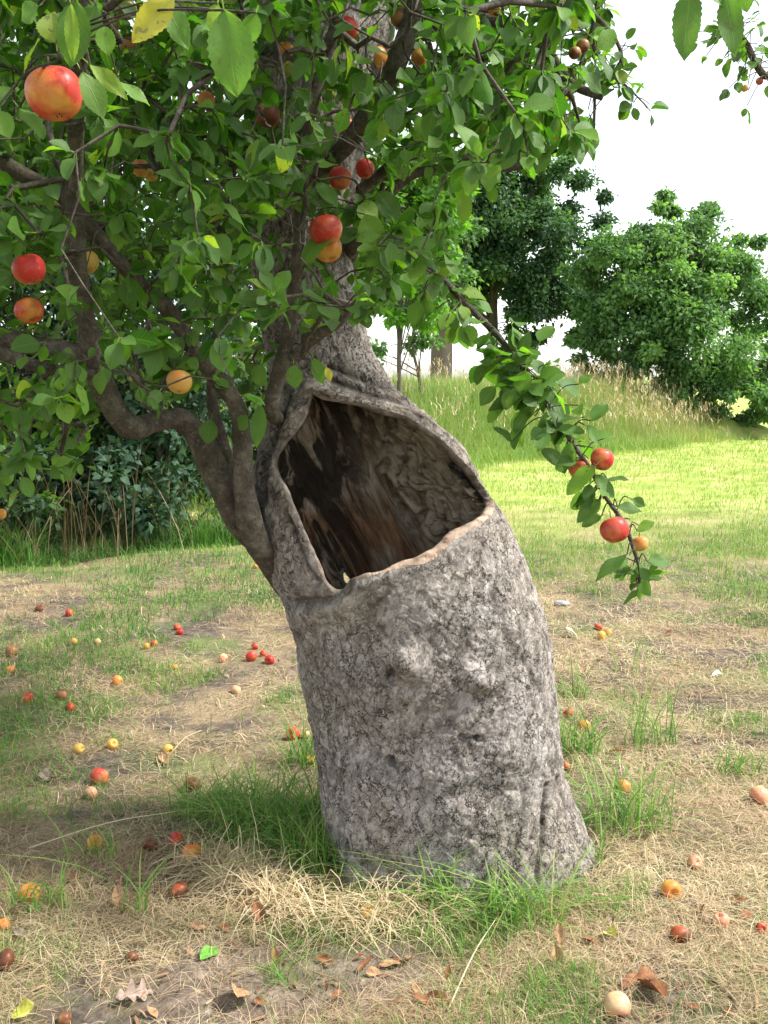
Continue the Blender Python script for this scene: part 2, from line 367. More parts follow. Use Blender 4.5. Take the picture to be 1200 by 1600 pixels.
def dry_leaf(name, c):
    m = M(name); u, t, r = m.attr(); p = m.pos(); n = m.noise(p, 70, 4)
    col = m.ramp(n, [(.3, tuple(x * .55 for x in c)), (.6, c), (.8, tuple(min(.85, x * 1.4) for x in c))])
    col = m.mix(m.ramp(m.math('ABSOLUTE', u), [(0, .6), (.08, 0.)]), col, tuple(x * .5 for x in c))
    return m.fin(col, .7, m.bump(n, .4, .003), .25)
DL = {'brown': dry_leaf('dry brown leaf', (.26, .115, .05)), 'tan': dry_leaf('dry tan leaf', (.42, .25, .13)), 'grey': dry_leaf('dry grey leaf', (.30, .23, .18)),
      'pale': dry_leaf('bleached leaf', (.36, .26, .21)), 'green': dry_leaf('fallen green leaf', (.14, .36, .05)), 'white': dry_leaf('whitish leaf', (.72, .70, .55)), 'yellow': dry_leaf('fallen yellow leaf', (.62, .60, .10))}

# ------------------------------------------------------------------ ground: one sheet, rising into the bank on the far left
BANK = np.array([(-9., 3.), (-3.3, 8.9), (0.4, 15.6), (7.9, 23.5)])
def bank_s(x, y):
    P = np.stack([np.ravel(x), np.ravel(y)], -1)
    d, v = seg_dist(BANK, P)
    side = np.zeros(len(P)); best = np.full(len(P), 1e9)
    for a, b in zip(BANK[:-1], BANK[1:]):
        ab = b - a; t = np.clip(((P - a) @ ab) / (ab @ ab), 0, 1); q = np.hypot(*(P - a - t[:, None] * ab).T)
        cr = ab[0] * (P[:, 1] - a[1]) - ab[1] * (P[:, 0] - a[0]); m = q < best - 1e-9
        best = np.where(m, q, best); side = np.where(m, np.sign(cr), side)
    return (side * best).reshape(np.shape(x))
def sstep(a, b, x):
    t = np.clip((x - a) / (b - a), 0, 1); return t * t * (3 - 2 * t)
def ground_h(x, y):
    x = np.asarray(x, float); y = np.asarray(y, float); P = np.stack([x, y], -1)
    h = .035 * vn(P * 1.1, 5) + .014 * vn(P * 4.3, 6) + .006 * vn(P * 13, 7)
    q = np.sqrt(((x - .25) / .42) ** 2 + ((y - 3.0) / .34) ** 2); h = h + .018 * np.exp(-(np.maximum(q - .9, 0) / .28) ** 2)
    s = bank_s(x, y)
    e = (1 - sstep(6.5, 11.5, x)) * (1 - sstep(45, 70, y))
    return h * (1 - sstep(30, 60, np.hypot(x, y))) + .95 * sstep(-.1, 2.2, s) * e * sstep(6, 11, y)
rr = np.concatenate([np.linspace(.02, 9, 210), 9 * 1.035 ** np.arange(1, 60), 70 * 1.25 ** np.arange(0, 19)])
tt = np.linspace(0, 2 * np.pi, 300, endpoint=False)
gx = rr[:, None] * np.sin(tt)[None]; gy = rr[:, None] * np.cos(tt)[None]
V = np.stack([gx, gy, ground_h(gx, gy)], -1).reshape(-1, 3)
i = np.arange(len(rr) - 1)[:, None] * 300; j = np.arange(300)[None]
F = np.stack([i + j, i + 300 + j, i + 300 + (j + 1) % 300, i + (j + 1) % 300], -1).reshape(-1, 4)
tag(mk('ground', V, F, GROUND), kind='structure')

# ------------------------------------------------------------------ the old apple tree: hollow leaning trunk
ROWS = [(1400, 512, 950, 3.0), (1335, 517, 930, 3.0), (1300, 513, 913, 3.0), (1250, 505, 894, 3.0), (1200, 497, 880, 3.0), (1150, 489, 876, 3.0), (1100, 480, 872, 3.0),
        (1050, 471, 868, 3.0), (1000, 462, 862, 3.0), (950, 446, 848, 3.0), (900, 420, 827, 3.0), (850, 402, 807, 3.0), (800, 399, 785, 3.0),
        (750, 400, 752, 3.0), (700, 404, 717, 3.0), (650, 416, 673, 3.02), (625, 424, 640, 3.03), (600, 426, 612, 3.05), (570, 422, 592, 3.06), (540, 416, 580, 3.07), (500, 407, 568, 3.08),
        (450, 398, 558, 3.1), (400, 392, 550, 3.1), (300, 386, 560, 3.12), (200, 384, 575, 3.15), (100, 384, 600, 3.17), (0, 380, 628, 3.2), (-130, 370, 660, 3.2)]
rz, rcx, ra, rcy = [], [], [], []
for py, xl, xr, Y in ROWS:
    l, r = R(xl, py, Y), R(xr, py, Y); rz.append(l[2]); rcx.append((l[0] + r[0]) / 2); ra.append((r[0] - l[0]) / 2); rcy.append(Y)
rz = np.array(rz)
def _sm(z, vals):
    zz = np.linspace(rz[0], rz[-1], 600); v = np.interp(zz, rz, vals); k = np.hanning(21); k /= k.sum()
    v = np.convolve(np.pad(v, 10, 'edge'), k, 'valid'); return np.interp(z, zz, v)
TZ = lambda z: (_sm(z, rcx), _sm(z, rcy), _sm(z, ra))
HOLE = np.array([(484, 614), (512, 624), (545, 629), (602, 640), (659, 664), (703, 700), (742, 741), (770, 784), (771, 800), (752, 820), (726, 836), (700, 851), (672, 876), (640, 884),
                 (610, 893), (575, 900), (553, 910), (536, 926), (514, 922), (498, 890), (482, 852), (464, 812), (443, 765), (425, 733), (430, 708), (456, 674), (474, 648)], float)
_h2 = np.vstack([HOLE, HOLE[:1]]); HOLE_S = smooth_path(np.vstack([HOLE, HOLE[:1]]), 4)[:-1]
HOLE_S = HOLE_S + 2.5 * np.stack([vn(HOLE_S * .06, 3), vn(HOLE_S * .06, 4)], -1)
SLIT = np.array([(530, 872), (541, 893), (547, 900), (555, 904), (560, 912), (548, 922), (536, 914), (531, 900)], float); SLIT = np.array([546, 908]) + (SLIT - [546, 908]) * np.array([.6, .5])
def sdf(poly, P):                       # pixels, negative inside; and the vector to the edge
    d, v = seg_dist(poly, P, True); ins = inside(poly, P); return np.where(ins, -d, d), v
NT = 620
zs = np.concatenate([np.linspace(-.14, 1.72, 560), np.linspace(1.725, 2.78, 150)]); NV = len(zs)
th = np.pi / 2 + np.linspace(0, 2 * np.pi, NT, endpoint=False)
cx, cy, aa = TZ(zs); bb = aa * .80
dirx, diry = np.cos(th)[None], np.sin(th)[None]
T2, Z2 = np.meshgrid(th, zs)
circ = np.stack([np.cos(T2) * 1.0, np.sin(T2) * 1.0], -1)
low = .045 * fbm(np.stack([circ[..., 0] * 1.6, circ[..., 1] * 1.6, Z2 * 2.2], -1), 3, 11)
flare = np.exp(-np.maximum(Z2, 0) / .09) * np.maximum(0, vn(np.stack([circ[..., 0] * 2.3, circ[..., 1] * 2.3, Z2 * 0], -1), 21) + .25) * .24
mlt = 1 + low + flare
P0 = np.stack([cx[:, None] + aa[:, None] * dirx * mlt, cy[:, None] + bb[:, None] * diry * mlt, Z2], -1)
NRM = nrm(np.stack([dirx * bb[:, None], diry * aa[:, None], np.zeros_like(T2)], -1))
lean = np.gradient(cx, zs); NRM = nrm(NRM - np.stack([np.zeros_like(T2), np.zeros_like(T2), (NRM[..., 0] * lean[:, None])], -1) * np.array([0, 0, 1]))
px0 = proj(P0.reshape(-1, 3)); front = (NRM[..., 1] < .12).ravel()
Pf = P0.reshape(-1, 3); disp = np.zeros(len(Pf))
disp += .011 * fbm(Pf * 4.0, 3, 31) + .005 * fbm(Pf * 17, 3, 36)
arc = (T2.ravel() - np.pi / 2) * .36; zz = Z2.ravel()
q = np.stack([arc + .32 * zz, zz - .25 * arc], -1)
q = q + .03 * np.stack([vn(Pf * 7, 41), vn(Pf * 7, 42)], -1) + .014 * np.stack([vn(Pf * 24, 43), vn(Pf * 24, 44)], -1)
dH, vH = sdf(HOLE_S, px0); dH = np.where(front, dH, 400.)
lip = np.exp(-np.maximum(dH, 0) / 45.)
rough = np.clip(1.0 - .7 * lip, .25, 1) * (.55 + .45 * sstep(-.3, .35, fbm(Pf * 2.4, 3, 46)))
crack = np.zeros(len(Pf)); hgt = np.zeros(len(Pf))
wq = q + .012 * np.stack([vn(Pf * 55, 47), vn(Pf * 55, 48)], -1)
cmask = sstep(-.15, .25, fbm(Pf * 6, 3, 49))
for sx, sy, hh, sd in ((15, 8, .0046, 51), (46, 24, .0040, 61), (100, 56, .0030, 66)):
    f1, f2, val, off = worley(wq * np.array([sx, sy]), sd)
    plate = hh * (val - .4) + hh * 1.0 * (off[:, 1] * .9 + off[:, 0] * .5) * (val > .3)
    cr = np.exp(-((f2 - f1) / .09) ** 2) * (val > .45) * cmask
    disp += rough * (plate - hh * .8 * cr); hgt += rough * plate; crack = np.maximum(crack, cr * rough * (.45 if sd == 51 else .55))
disp += rough * .0016 * fbm(Pf * np.array([60, 60, 40]), 3, 68)
def px_gauss(x, y, r, h, ax=1.0):
    global disp
    disp = disp + np.where(front, h * np.exp(-(((px0[:, 0] - x) / r) ** 2 + ((px0[:, 1] - y) / (r * ax)) ** 2)), 0)
for k in ((634, 1034, 22, .046), (655, 1060, 26, .016), (611, 1052, 10, -.035), (640, 1072, 22, -.014, .5), (746, 1064, 20, .045), (720, 1072, 9, -.014), (745, 1090, 30, -.010, .5), (608, 1194, 7, -.055, 1.3),
          (622, 1199, 12, -.014, .5), (721, 1151, 4, -.03), (746, 1154, 6, -.045, .7), (734, 1165, 5, -.018, 2), (700, 1215, 45, .018, .6), (560, 1060, 45, .014), (800, 1180, 50, .012, .5), (760, 1240, 60, -.012, .4), (700, 1270, 60, .014, .5),
          (520, 700, 1, 0)):
    px_gauss(*k)
def groove(pts, wd, depth, mask=None):
    global disp, crack
    wig = px0 + 3.0 * np.stack([vn(Pf * 22, 71), vn(Pf * 22, 72)], -1) + 5.0 * np.stack([vn(Pf * 8, 73), vn(Pf * 8, 74)], -1)
    d, _ = seg_dist(pts, wig); g = np.where(front, np.exp(-(d / wd) ** 2), 0)
    disp = disp - depth * g
    if depth > 0: crack = np.maximum(crack, g * .8)
groove([(852, 1225), (846, 1290), (842, 1345), (838, 1400)], 3.5, .016)
groove([(872, 1215), (880, 1240), (892, 1262)], 5, .02)
groove([(820, 1235), (812, 1300), (805, 1390)], 5, .004)
groove([(462, 944), (500, 938), (530, 925), (545, 915)], 6, .020)
groove([(600, 900), (560, 915), (520, 945), (470, 965)], 22, -.016)           # the swollen fold below it
groove([(498, 585), (545, 606), (605, 616), (660, 640), (710, 680), (750, 730)], 5, .015)
groove([(488, 602), (540, 620), (604, 632), (658, 656), (702, 692), (742, 738)], 7, -.016)
groove([(515, 575), (560, 590), (620, 602), (672, 632)], 5, .013)
groove([(462, 650), (440, 690), (415, 730), (412, 780), (432, 850), (462, 920)], 12, -.006)
groove([(455, 620), (436, 670), (412, 720), (410, 790)], 5, .014)
groove([(445, 800), (465, 850), (492, 905)], 4, .010)
groove([(770, 920), (800, 1000), (850, 1080)], 6, .002)
band = np.where(front & (px0[:, 1] < 800) | (front & (px0[:, 0] < 540)), np.exp(-((dH - 13) / 9) ** 2), 0)
disp += .012 * band * sstep(905, 880, px0[:, 1]) * sstep(750, 700, px0[:, 0]) * (.35 + .65 * sstep(455, 520, px0[:, 0])) * (.6 + .5 * vn(Pf * 9, 76))
disp = np.where((dH < 6) & front, disp * .8 - .006 * np.exp(-np.maximum(dH, 0) / 4), disp)
PV = Pf + NRM.reshape(-1, 3) * disp[:, None]
pxv = proj(PV)
dV, vV = sdf(HOLE_S, pxv); dV = np.where(front, dV, 400.)
dS, _ = sdf(SLIT, pxv); dS = np.where(front, 400., dS); cut = np.minimum(dV, dS)
D = cut.reshape(NV, NT); X = PV.reshape(NV, NT, 3).copy(); ins = D < 0
for dv, dt in ((0, 1), (0, -1), (1, 0), (-1, 0)):                            # pull the inside ring of vertices onto the edge
    Dn = np.roll(D, (-dv, -dt), (0, 1)); Xn = np.roll(PV.reshape(NV, NT, 3), (-dv, -dt), (0, 1))
    m = ins & (Dn >= 0)
    if dv: m[0 if dv < 0 else -1] = False
    t = (D / (D - Dn + 1e-9))[..., None]; Xc = PV.reshape(NV, NT, 3) * (1 - t) + Xn * t
    done = np.any(X != PV.reshape(NV, NT, 3), -1); X[m & ~done] = Xc[m & ~done]
iv = np.arange(NV - 1)[:, None] * NT; jt = np.arange(NT)[None]
F = np.stack([iv + jt, iv + (jt + 1) % NT, iv + NT + (jt + 1) % NT, iv + NT + jt], -1).reshape(-1, 4)
keep = (~ins.ravel()[F]).any(1)
F = F[keep]
plate_tone = np.clip(.5 + hgt * 62, 0, 1)  # bark tone by plate height: low plates darker, raised ones paler
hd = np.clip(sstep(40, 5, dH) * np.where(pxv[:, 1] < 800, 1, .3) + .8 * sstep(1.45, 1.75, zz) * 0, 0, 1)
LF = np.stack([np.clip(crack, 0, 1), plate_tone, hd], -1)

tree = empty('old_apple_tree', (0, 0, 0))
tree.location = (float(cx[40]), 3.0, 0.0)
TOFF = np.array(tree.location)
tag(tree, 'old leaning apple tree with a large hollow in its grey bark trunk', 'tree')
def sub(name, V, F, mat, parent, lf=None, **kw):       # a part whose own origin stays at the tree's base
    return mk(name, np.asarray(V) - TOFF, F, mat, parent, lf, **kw)
used = np.unique(F); remap = np.full(NV * NT, -1); remap[used] = np.arange(len(used))
XV = X.reshape(-1, 3)
trunk = sub('trunk', XV[used], remap[F], BARK, tree, LF[used])

# rim of the hollow: the wall's broken thickness, rolled from the edge into the hollow
def rim_strip(poly_cut_front, prof, seedn):
    e = np.concatenate([F[:, [0, 1]], F[:, [1, 2]], F[:, [2, 3]], F[:, [3, 0]]]); es = np.sort(e, 1)
    key = es[:, 0].astype(np.int64) * (NV * NT) + es[:, 1]; u, inv, cnt = np.unique(key, return_inverse=True, return_counts=True)
    b = e[cnt[inv] == 1]; row = b // NT
    b = b[~(((row == 0).all(1)) | ((row == NV - 1).all(1)))]
    fr = front[b[:, 0]]; b = b[fr == poly_cut_front]
    vs = np.unique(b); idx = {v: k for k, v in enumerate(vs)}
    p = XV[vs]; pp = proj(p); poly = HOLE_S if poly_cut_front else SLIT
    c = poly.mean(0); d, vec = seg_dist(poly, pp, True)
    # direction into the opening, from a slightly shrunken outline
    eps = 4.0; gx_ = (sdf(poly, pp + [eps, 0])[0] - sdf(poly, pp - [eps, 0])[0]); gy_ = (sdf(poly, pp + [0, eps])[0] - sdf(poly, pp - [0, eps])[0])
    g = -nrm(np.stack([gx_, gy_], -1)); g3 = RIGHT * g[:, :1] - UP * g[:, 1:]
    ccx, ccy, _ = TZ(p[:, 2]); n_in = nrm(np.stack([ccx - p[:, 0], ccy + .02 - p[:, 1], 0 * p[:, 0]], -1)); n_in = nrm(n_in + np.array([0, .8, 0]) if poly_cut_front else n_in)
    low_r = sstep(800, 850, pp[:, 1]) * sstep(545, 600, pp[:, 0]); low_r = np.maximum(low_r, sstep(735, 760, pp[:, 0]) * sstep(770, 790, pp[:, 1]))
    th_ = 1 + .20 * vn(p * 16, seedn) + .45 * vn(p * 7, seedn + 1); jag = .0022 * vn(p * 34, seedn + 2) + .007 * vn(p * 17, seedn + 5)
    bi = np.array([[idx[a], idx[c_]] for a, c_ in b])
    def relax(v, it):
        for _ in range(it):
            acc = np.zeros_like(v); c_n = np.zeros(len(v)); np.add.at(acc, bi[:, 0], v[bi[:, 1]]); np.add.at(acc, bi[:, 1], v[bi[:, 0]]); np.add.at(c_n, bi[:, 0], 1); np.add.at(c_n, bi[:, 1], 1)
            v = .5 * v + .5 * acc / np.maximum(c_n, 1)[:, None]
        return v
    p_edge = p; p = relax(p, 10); g3 = nrm(relax(g3, 25)); n_in = nrm(relax(n_in, 25))
    thin = (.55 + .45 * sstep(470, 560, pp[:, 0]))[:, None] if poly_cut_front else 1.0
    rings = [p_edge]
    for kx, ky in prof:
        off = g3 * ((kx * th_ * (1 + .25 * low_r) + jag * (.3 + low_r)) * (1 if kx > 0 else 1))[:, None] + n_in * (ky * th_)[:, None]
        rings.append(p + off * thin + .0018 * np.stack([vn(p * 38 + ky * 60, seedn + 7), vn(p * 38 + ky * 60, seedn + 8), vn(p * 38 + ky * 60, seedn + 9)], -1))
    n = len(vs); Vr = np.vstack(rings)
    Fr = np.vstack([np.stack([bi[:, 0] + k * n, bi[:, 0] + (k + 1) * n, bi[:, 1] + (k + 1) * n, bi[:, 1] + k * n], -1) for k in range(len(prof))])
    tan = np.clip(low_r * .95 + .25 * sstep(.1, .5, vn(p * 12, seedn + 4)), 0, 1)
    fade = [1.0, 1, 1, .9, .5, .1, 0, 0]
    L = np.vstack([np.stack([0 * tan, 0 * tan, tan * fade[k]], -1) for k in range(len(prof) + 1)])
    return Vr, Fr, L
Vr, Fr, Lr = rim_strip(True, [(.004, .001), (.009, .005), (.011, .014), (.007, .030), (-.006, .058), (-.03, .10)], 81)
sub('hollow_rim', Vr, Fr, RIM, trunk, Lr)

# the hollow's own inner wall
NI, NW = 260, 300
zi = np.linspace(.62, 1.80, NW); ti = np.pi / 2 + np.linspace(0, 2 * np.pi, NI, endpoint=False)
icx, icy, ia = TZ(zi); Ti, Zi = np.meshgrid(ti, zi)
wall = .032 + .10 * sstep(1.50, 1.78, zi)
fl = sstep(.62, .70, zi) * 1.0; ra_ = (np.maximum(ia - wall, .02)) * (.02 + .98 * np.sqrt(np.clip(fl, 0, 1))); rb_ = np.maximum(ia * .80 - .03 - .06 * sstep(1.45, 1.75, zi), .02) * (.02 + .98 * np.sqrt(np.clip(fl, 0, 1)))
Pi = np.stack([icx[:, None] + ra_[:, None] * np.cos(Ti), icy[:, None] + rb_[:, None] * np.sin(Ti), Zi], -1).reshape(-1, 3)
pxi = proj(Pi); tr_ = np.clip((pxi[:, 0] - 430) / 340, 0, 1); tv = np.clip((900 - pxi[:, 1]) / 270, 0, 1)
qi = np.stack([Pi[:, 0] + .45 * Pi[:, 2], Pi[:, 1], Pi[:, 2] * .16], -1)
d_i = .026 * fbm(qi * 15, 4, 91) + .014 * fbm(qi * 40, 3, 95) + .020 * fbm(Pi * 5, 3, 97)
pm = sstep(-24, 22, (pxi[:, 0] - 640) - (pxi[:, 1] - 740) * .55 + 26 * vn(Pi * 9, 98) + 30) * sstep(640, 665, pxi[:, 1]) * sstep(-26, -4, sdf(HOLE_S, pxi)[0] * 0 - 2)
f1, f2, val, off = worley(np.stack([(Ti.ravel() * .34) * 20, Pi[:, 2] * 15], -1) + .8 * np.stack([vn(Pi * 18, 99), vn(Pi * 18, 100)], -1), 101)
pl = pm * sstep(.03, .14, f2 - f1) * (val > .22)
d_i = d_i - pl * (.016 + .018 * val)                   # flaking plates stand into the hollow
d_i = np.minimum(d_i, .018)
Ni = np.stack([np.cos(Ti), np.sin(Ti) , 0 * Ti], -1).reshape(-1, 3)
Vi = Pi + Ni * d_i[:, None]
i = np.arange(NW - 1)[:, None] * NI; j = np.arange(NI)[None]
Fi = np.stack([i + j, i + NI + j, i + NI + (j + 1) % NI, i + (j + 1) % NI], -1).reshape(-1, 4)
fri = np.sin(Ti).ravel() < .05
dIh = np.where(fri, sdf(HOLE_S, proj(Vi))[0] - 34, np.where(np.sin(Ti).ravel() > 0, sdf(SLIT, proj(Vi))[0] - 3, 99))
Fi = Fi[(dIh[Fi] > 0).all(1)]
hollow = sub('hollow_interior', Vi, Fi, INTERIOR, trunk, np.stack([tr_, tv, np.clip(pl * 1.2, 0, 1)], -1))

# ------------------------------------------------------------------ limbs of the apple tree
def limb_path(rows, n=7):
    """rows of photo pixel, distance and radius in pixels -> points and radii in metres"""
    s = smooth_path(rows, n); P = np.array([R(a, b, c) for a, b, c, _ in s])
    return P, np.array([max(.0012, d * y / FPX) for (_, _, y, d) in s])
LIMBS = [   # name, label, rows
 ('limb', 'thick smooth limb bending left and then upright', [(540, 960, 3.08, 22), (462, 895, 3.0, 28), (404, 838, 2.92, 32), (362, 782, 2.84, 29), (330, 725, 2.8, 25), (310, 683, 2.8, 22), (283, 655, 2.8, 19), (245, 658, 2.72, 18), (208, 668, 2.62, 21), (180, 643, 2.58, 22), (157, 592, 2.55, 22), (140, 530, 2.5, 20), (122, 430, 2.45, 17), (117, 300, 2.4, 15), (120, 180, 2.3, 13), (128, 60, 2.2, 10), (140, -120, 2.1, 8)]),
 ('limb', 'side limb leaving the frame at the left', [(150, 565, 2.53, 13), (120, 552, 2.5, 17), (60, 541, 2.48, 16), (0, 526, 2.45, 16), (-140, 495, 2.4, 13), (-330, 430, 2.3, 9)]),
 ('limb', 'paler side limb below the first', [(145, 585, 2.5, 8), (112, 582, 2.46, 11), (60, 573, 2.42, 12), (0, 552, 2.4, 12), (-120, 520, 2.3, 9), (-260, 500, 2.2, 6)]),
 ('limb', 'upright limb curving up to the left', [(450, 925, 3.0, 16), (410, 860, 2.84, 22), (390, 815, 2.78, 23), (382, 770, 2.76, 19), (380, 700, 2.74, 17), (372, 640, 2.73, 16), (345, 597, 2.7, 16), (305, 547, 2.68, 15), (272, 495, 2.66, 14), (240, 462, 2.64, 13), (200, 425, 2.6, 12), (150, 365, 2.55, 12), (92, 303, 2.5, 13), (45, 278, 2.48, 14), (-10, 248, 2.45, 14), (-150, 180, 2.4, 11), (-300, 80, 2.4, 7)]),
 ('limb', 'thin upright shoot behind the upright limb', [(390, 810, 2.95, 12), (362, 735, 2.9, 12), (338, 660, 2.88, 10), (330, 600, 2.88, 8), (342, 500, 2.88, 7), (356, 420, 2.86, 7), (362, 300, 2.85, 6), (365, 180, 2.85, 6), (372, 60, 2.85, 5), (380, -120, 2.85, 5)]),
 ('limb', 'shoot rising in front of the trunk', [(440, 660, 3.0, 10), (424, 640, 2.74, 12), (434, 590, 2.70, 12), (448, 540, 2.68, 11), (458, 470, 2.66, 10), (467, 380, 2.64, 9), (471, 280, 2.62, 9), (480, 195, 2.6, 10), (502, 112, 2.58, 9), (532, 10, 2.55, 9), (550, -110, 2.5, 8), (560, -300, 2.5, 6)]),
 ('limb', 'short bent side shoot', [(455, 560, 2.68, 7), (474, 543, 2.66, 8), (500, 522, 2.64, 9), (530, 500, 2.62, 9), (550, 475, 2.6, 8), (560, 462, 2.6, 6)]),
 ('limb', 'dark limb slanting up to the right', [(490, 300, 3.1, 16), (520, 250, 2.92, 15), (545, 222, 2.86, 14), (575, 175, 2.82, 14), (605, 130, 2.8, 14), (632, 65, 2.78, 14), (650, 0, 2.76, 13), (675, -130, 2.7, 12), (720, -330, 2.6, 9)]),
 ('limb', 'thin limb reaching right', [(545, 400, 3.1, 12), (585, 330, 2.92, 10), (640, 275, 2.86, 8), (690, 266, 2.82, 7), (740, 264, 2.78, 7), (795, 243, 2.74, 7), (845, 214, 2.7, 6), (885, 180, 2.66, 4)]),
 ('limb', 'thin dark limb rising to the right', [(560, 300, 3.1, 9), (620, 250, 2.95, 8), (658, 205, 2.92, 7), (692, 140, 2.9, 7), (722, 70, 2.9, 7), (745, 0, 2.9, 7), (770, -150, 2.85, 6)]),
 ('limb', 'limb along the top edge to the right', [(600, 110, 3.15, 16), (660, 50, 3.1, 12), (730, 30, 3.05, 10), (800, 40, 3.0, 9), (848, 72, 2.95, 8), (880, 118, 2.92, 8), (905, 138, 2.9, 7), (942, 152, 2.88, 5)]),
 ('limb', 'long thin limb hanging to the lower right with apples', [(540, 400, 3.1, 10), (572, 372, 2.9, 9), (605, 372, 2.8, 8), (642, 395, 2.75, 8), (690, 435, 2.7, 5.5), (735, 482, 2.65, 5), (775, 522, 2.6, 5), (805, 560, 2.56, 4.5), (832, 600, 2.52, 4.2), (862, 642, 2.5, 4), (893, 690, 2.47, 3.6), (920, 730, 2.45, 3.4), (945, 775, 2.43, 3), (975, 818, 2.42, 3.5), (990, 858, 2.4, 3), (1000, 895, 2.4, 2.5), (996, 924, 2.4, 2)]),
 ('limb', 'upper limb towards the left', [(450, -60, 3.2, 50), (380, -220, 3.1, 42), (250, -380, 3.0, 34), (60, -540, 2.9, 26), (-200, -640, 2.8, 16)]),
 ('limb', 'upper limb towards the right', [(600, -60, 3.2, 48), (680, -220, 3.2, 40), (800, -380, 3.2, 32), (960, -520, 3.2, 22), (1120, -560, 3.1, 12)]),
 ('limb', 'upper limb towards the back', [(520, -90, 3.2, 55), (500, -240, 3.5, 40), (480, -300, 4.2, 30), (460, -300, 5.2, 18)]),
 ('limb', 'upper limb towards the front', [(430, -110, 3.15, 36), (380, -330, 2.6, 26), (300, -420, 2.0, 16), (200, -230, 1.55, 8), (140, -70, 1.36, 4.5), (104, 30, 1.27, 4), (92, 95, 1.25, 3.5)]),
 ('limb', 'upper limb over the right foreground', [(700, -260, 3.2, 26), (860, -520, 2.4, 18), (980, -420, 1.7, 9), (1060, -160, 1.36, 5), (1095, -30, 1.28, 3.5), (1120, -4, 1.27, 3)]),
 ('limb', 'thin sprig reaching into the sky at the upper right', [(830, -60, 2.95, 6), (890, -10, 2.92, 5), (935, 30, 2.9, 4), (962, 62, 2.9, 3), (972, 95, 2.9, 2.5), (958, 118, 2.9, 2), (985, 140, 2.9, 1.5), (1004, 160, 2.9, 1)]),
 ('limb', 'far limb at the upper right edge', [(960, -520, 3.2, 16), (1150, -330, 3.3, 13), (1250, -60, 3.3, 9), (1230, 70, 3.25, 7), (1200, 118, 3.2, 6), (1180, 98, 3.2, 5), (1168, 70, 3.2, 4), (1150, 48, 3.2, 3), (1128, 40, 3.2, 2)]),
]
limb_objs, limb_pts = [], []
for k, (nm, lb, rows) in enumerate(LIMBS):
    P, r = limb_path(rows)
    limb_pts.append((P, r))

# ------------------------------------------------------------------ twigs grow from the limbs to points spread through the crown
CROWN = np.array([(-700, -1600), (-700, 820), (0, 780), (60, 735), (120, 765), (135, 700), (180, 600), (250, 650), (300, 610), (335, 600), (372, 640), (400, 640), (425, 605), (470, 600), (505, 580), (530, 520),
                  (575, 505), (640, 470), (690, 450), (705, 400), (722, 345), (745, 300), (765, 290), (800, 245), (830, 275), (860, 240), (895, 235), (905, 250), (935, 235), (925, 190), (885, 165), (905, 130), (942, 145),
                  (955, 110), (975, 65), (955, 30), (945, 0), (1000, -160), (1100, -300), (1500, -900), (1500, -1600)], float)
def in_crown(P):
    px = proj(P); c = (P - np.array([-.55, 3.3, 3.0])) / np.array([3.1, 2.6, 1.95])
    return inside(CROWN, px) & ((c ** 2).sum(1) < 1) & (P[:, 2] > .72)
TG = []
rng = np.random.default_rng(21)
while len(TG) < 2900:                                   # the part that shows
    px, py, Y = rng.uniform(-220, 1000), rng.uniform(-130, 780), rng.choice([rng.uniform(1.75, 2.9), rng.uniform(2.6, 5.6), rng.uniform(3.2, 5.6), rng.uniform(3.4, 5.2)])
    p = R(px, py, Y)
    if not in_crown(p[None])[0]: continue
    if 410 < px < 620 and py > 395 and (Y < 3.4) and rng.random() < .55: continue
    if px > 590 and py > 270 and rng.random() < .62: continue
    if px > 590 and rng.random() < .12: continue
    if py > 420 and px < 420 and rng.random() < .55: continue
    if Y < 1.9 and rng.random() < .5: continue
    if 560 < px < 900 and Y > 4.2: continue
    TG.append(p)
n_low = len(TG)
while len(TG) < n_low + 520:                            # the part above and beside the frame that shades it
    p = np.array([-.55, 3.3, 3.0]) + np.array([3.1, 2.6, 1.95]) * (rng.normal(size=3) * .55)
    if not in_crown(p[None])[0]: continue
    q = proj(p[None])[0]
    if q[1] > -60 and -150 < q[0] < 1250: continue
    if p[1] < 1.2 and abs(p[0]) < 1: continue
    if p[0] > .7 and rng.random() < .65: continue
    if p[1] < 2.4 and rng.random() < .88: continue
    TG.append(p)
TG = np.array(TG)
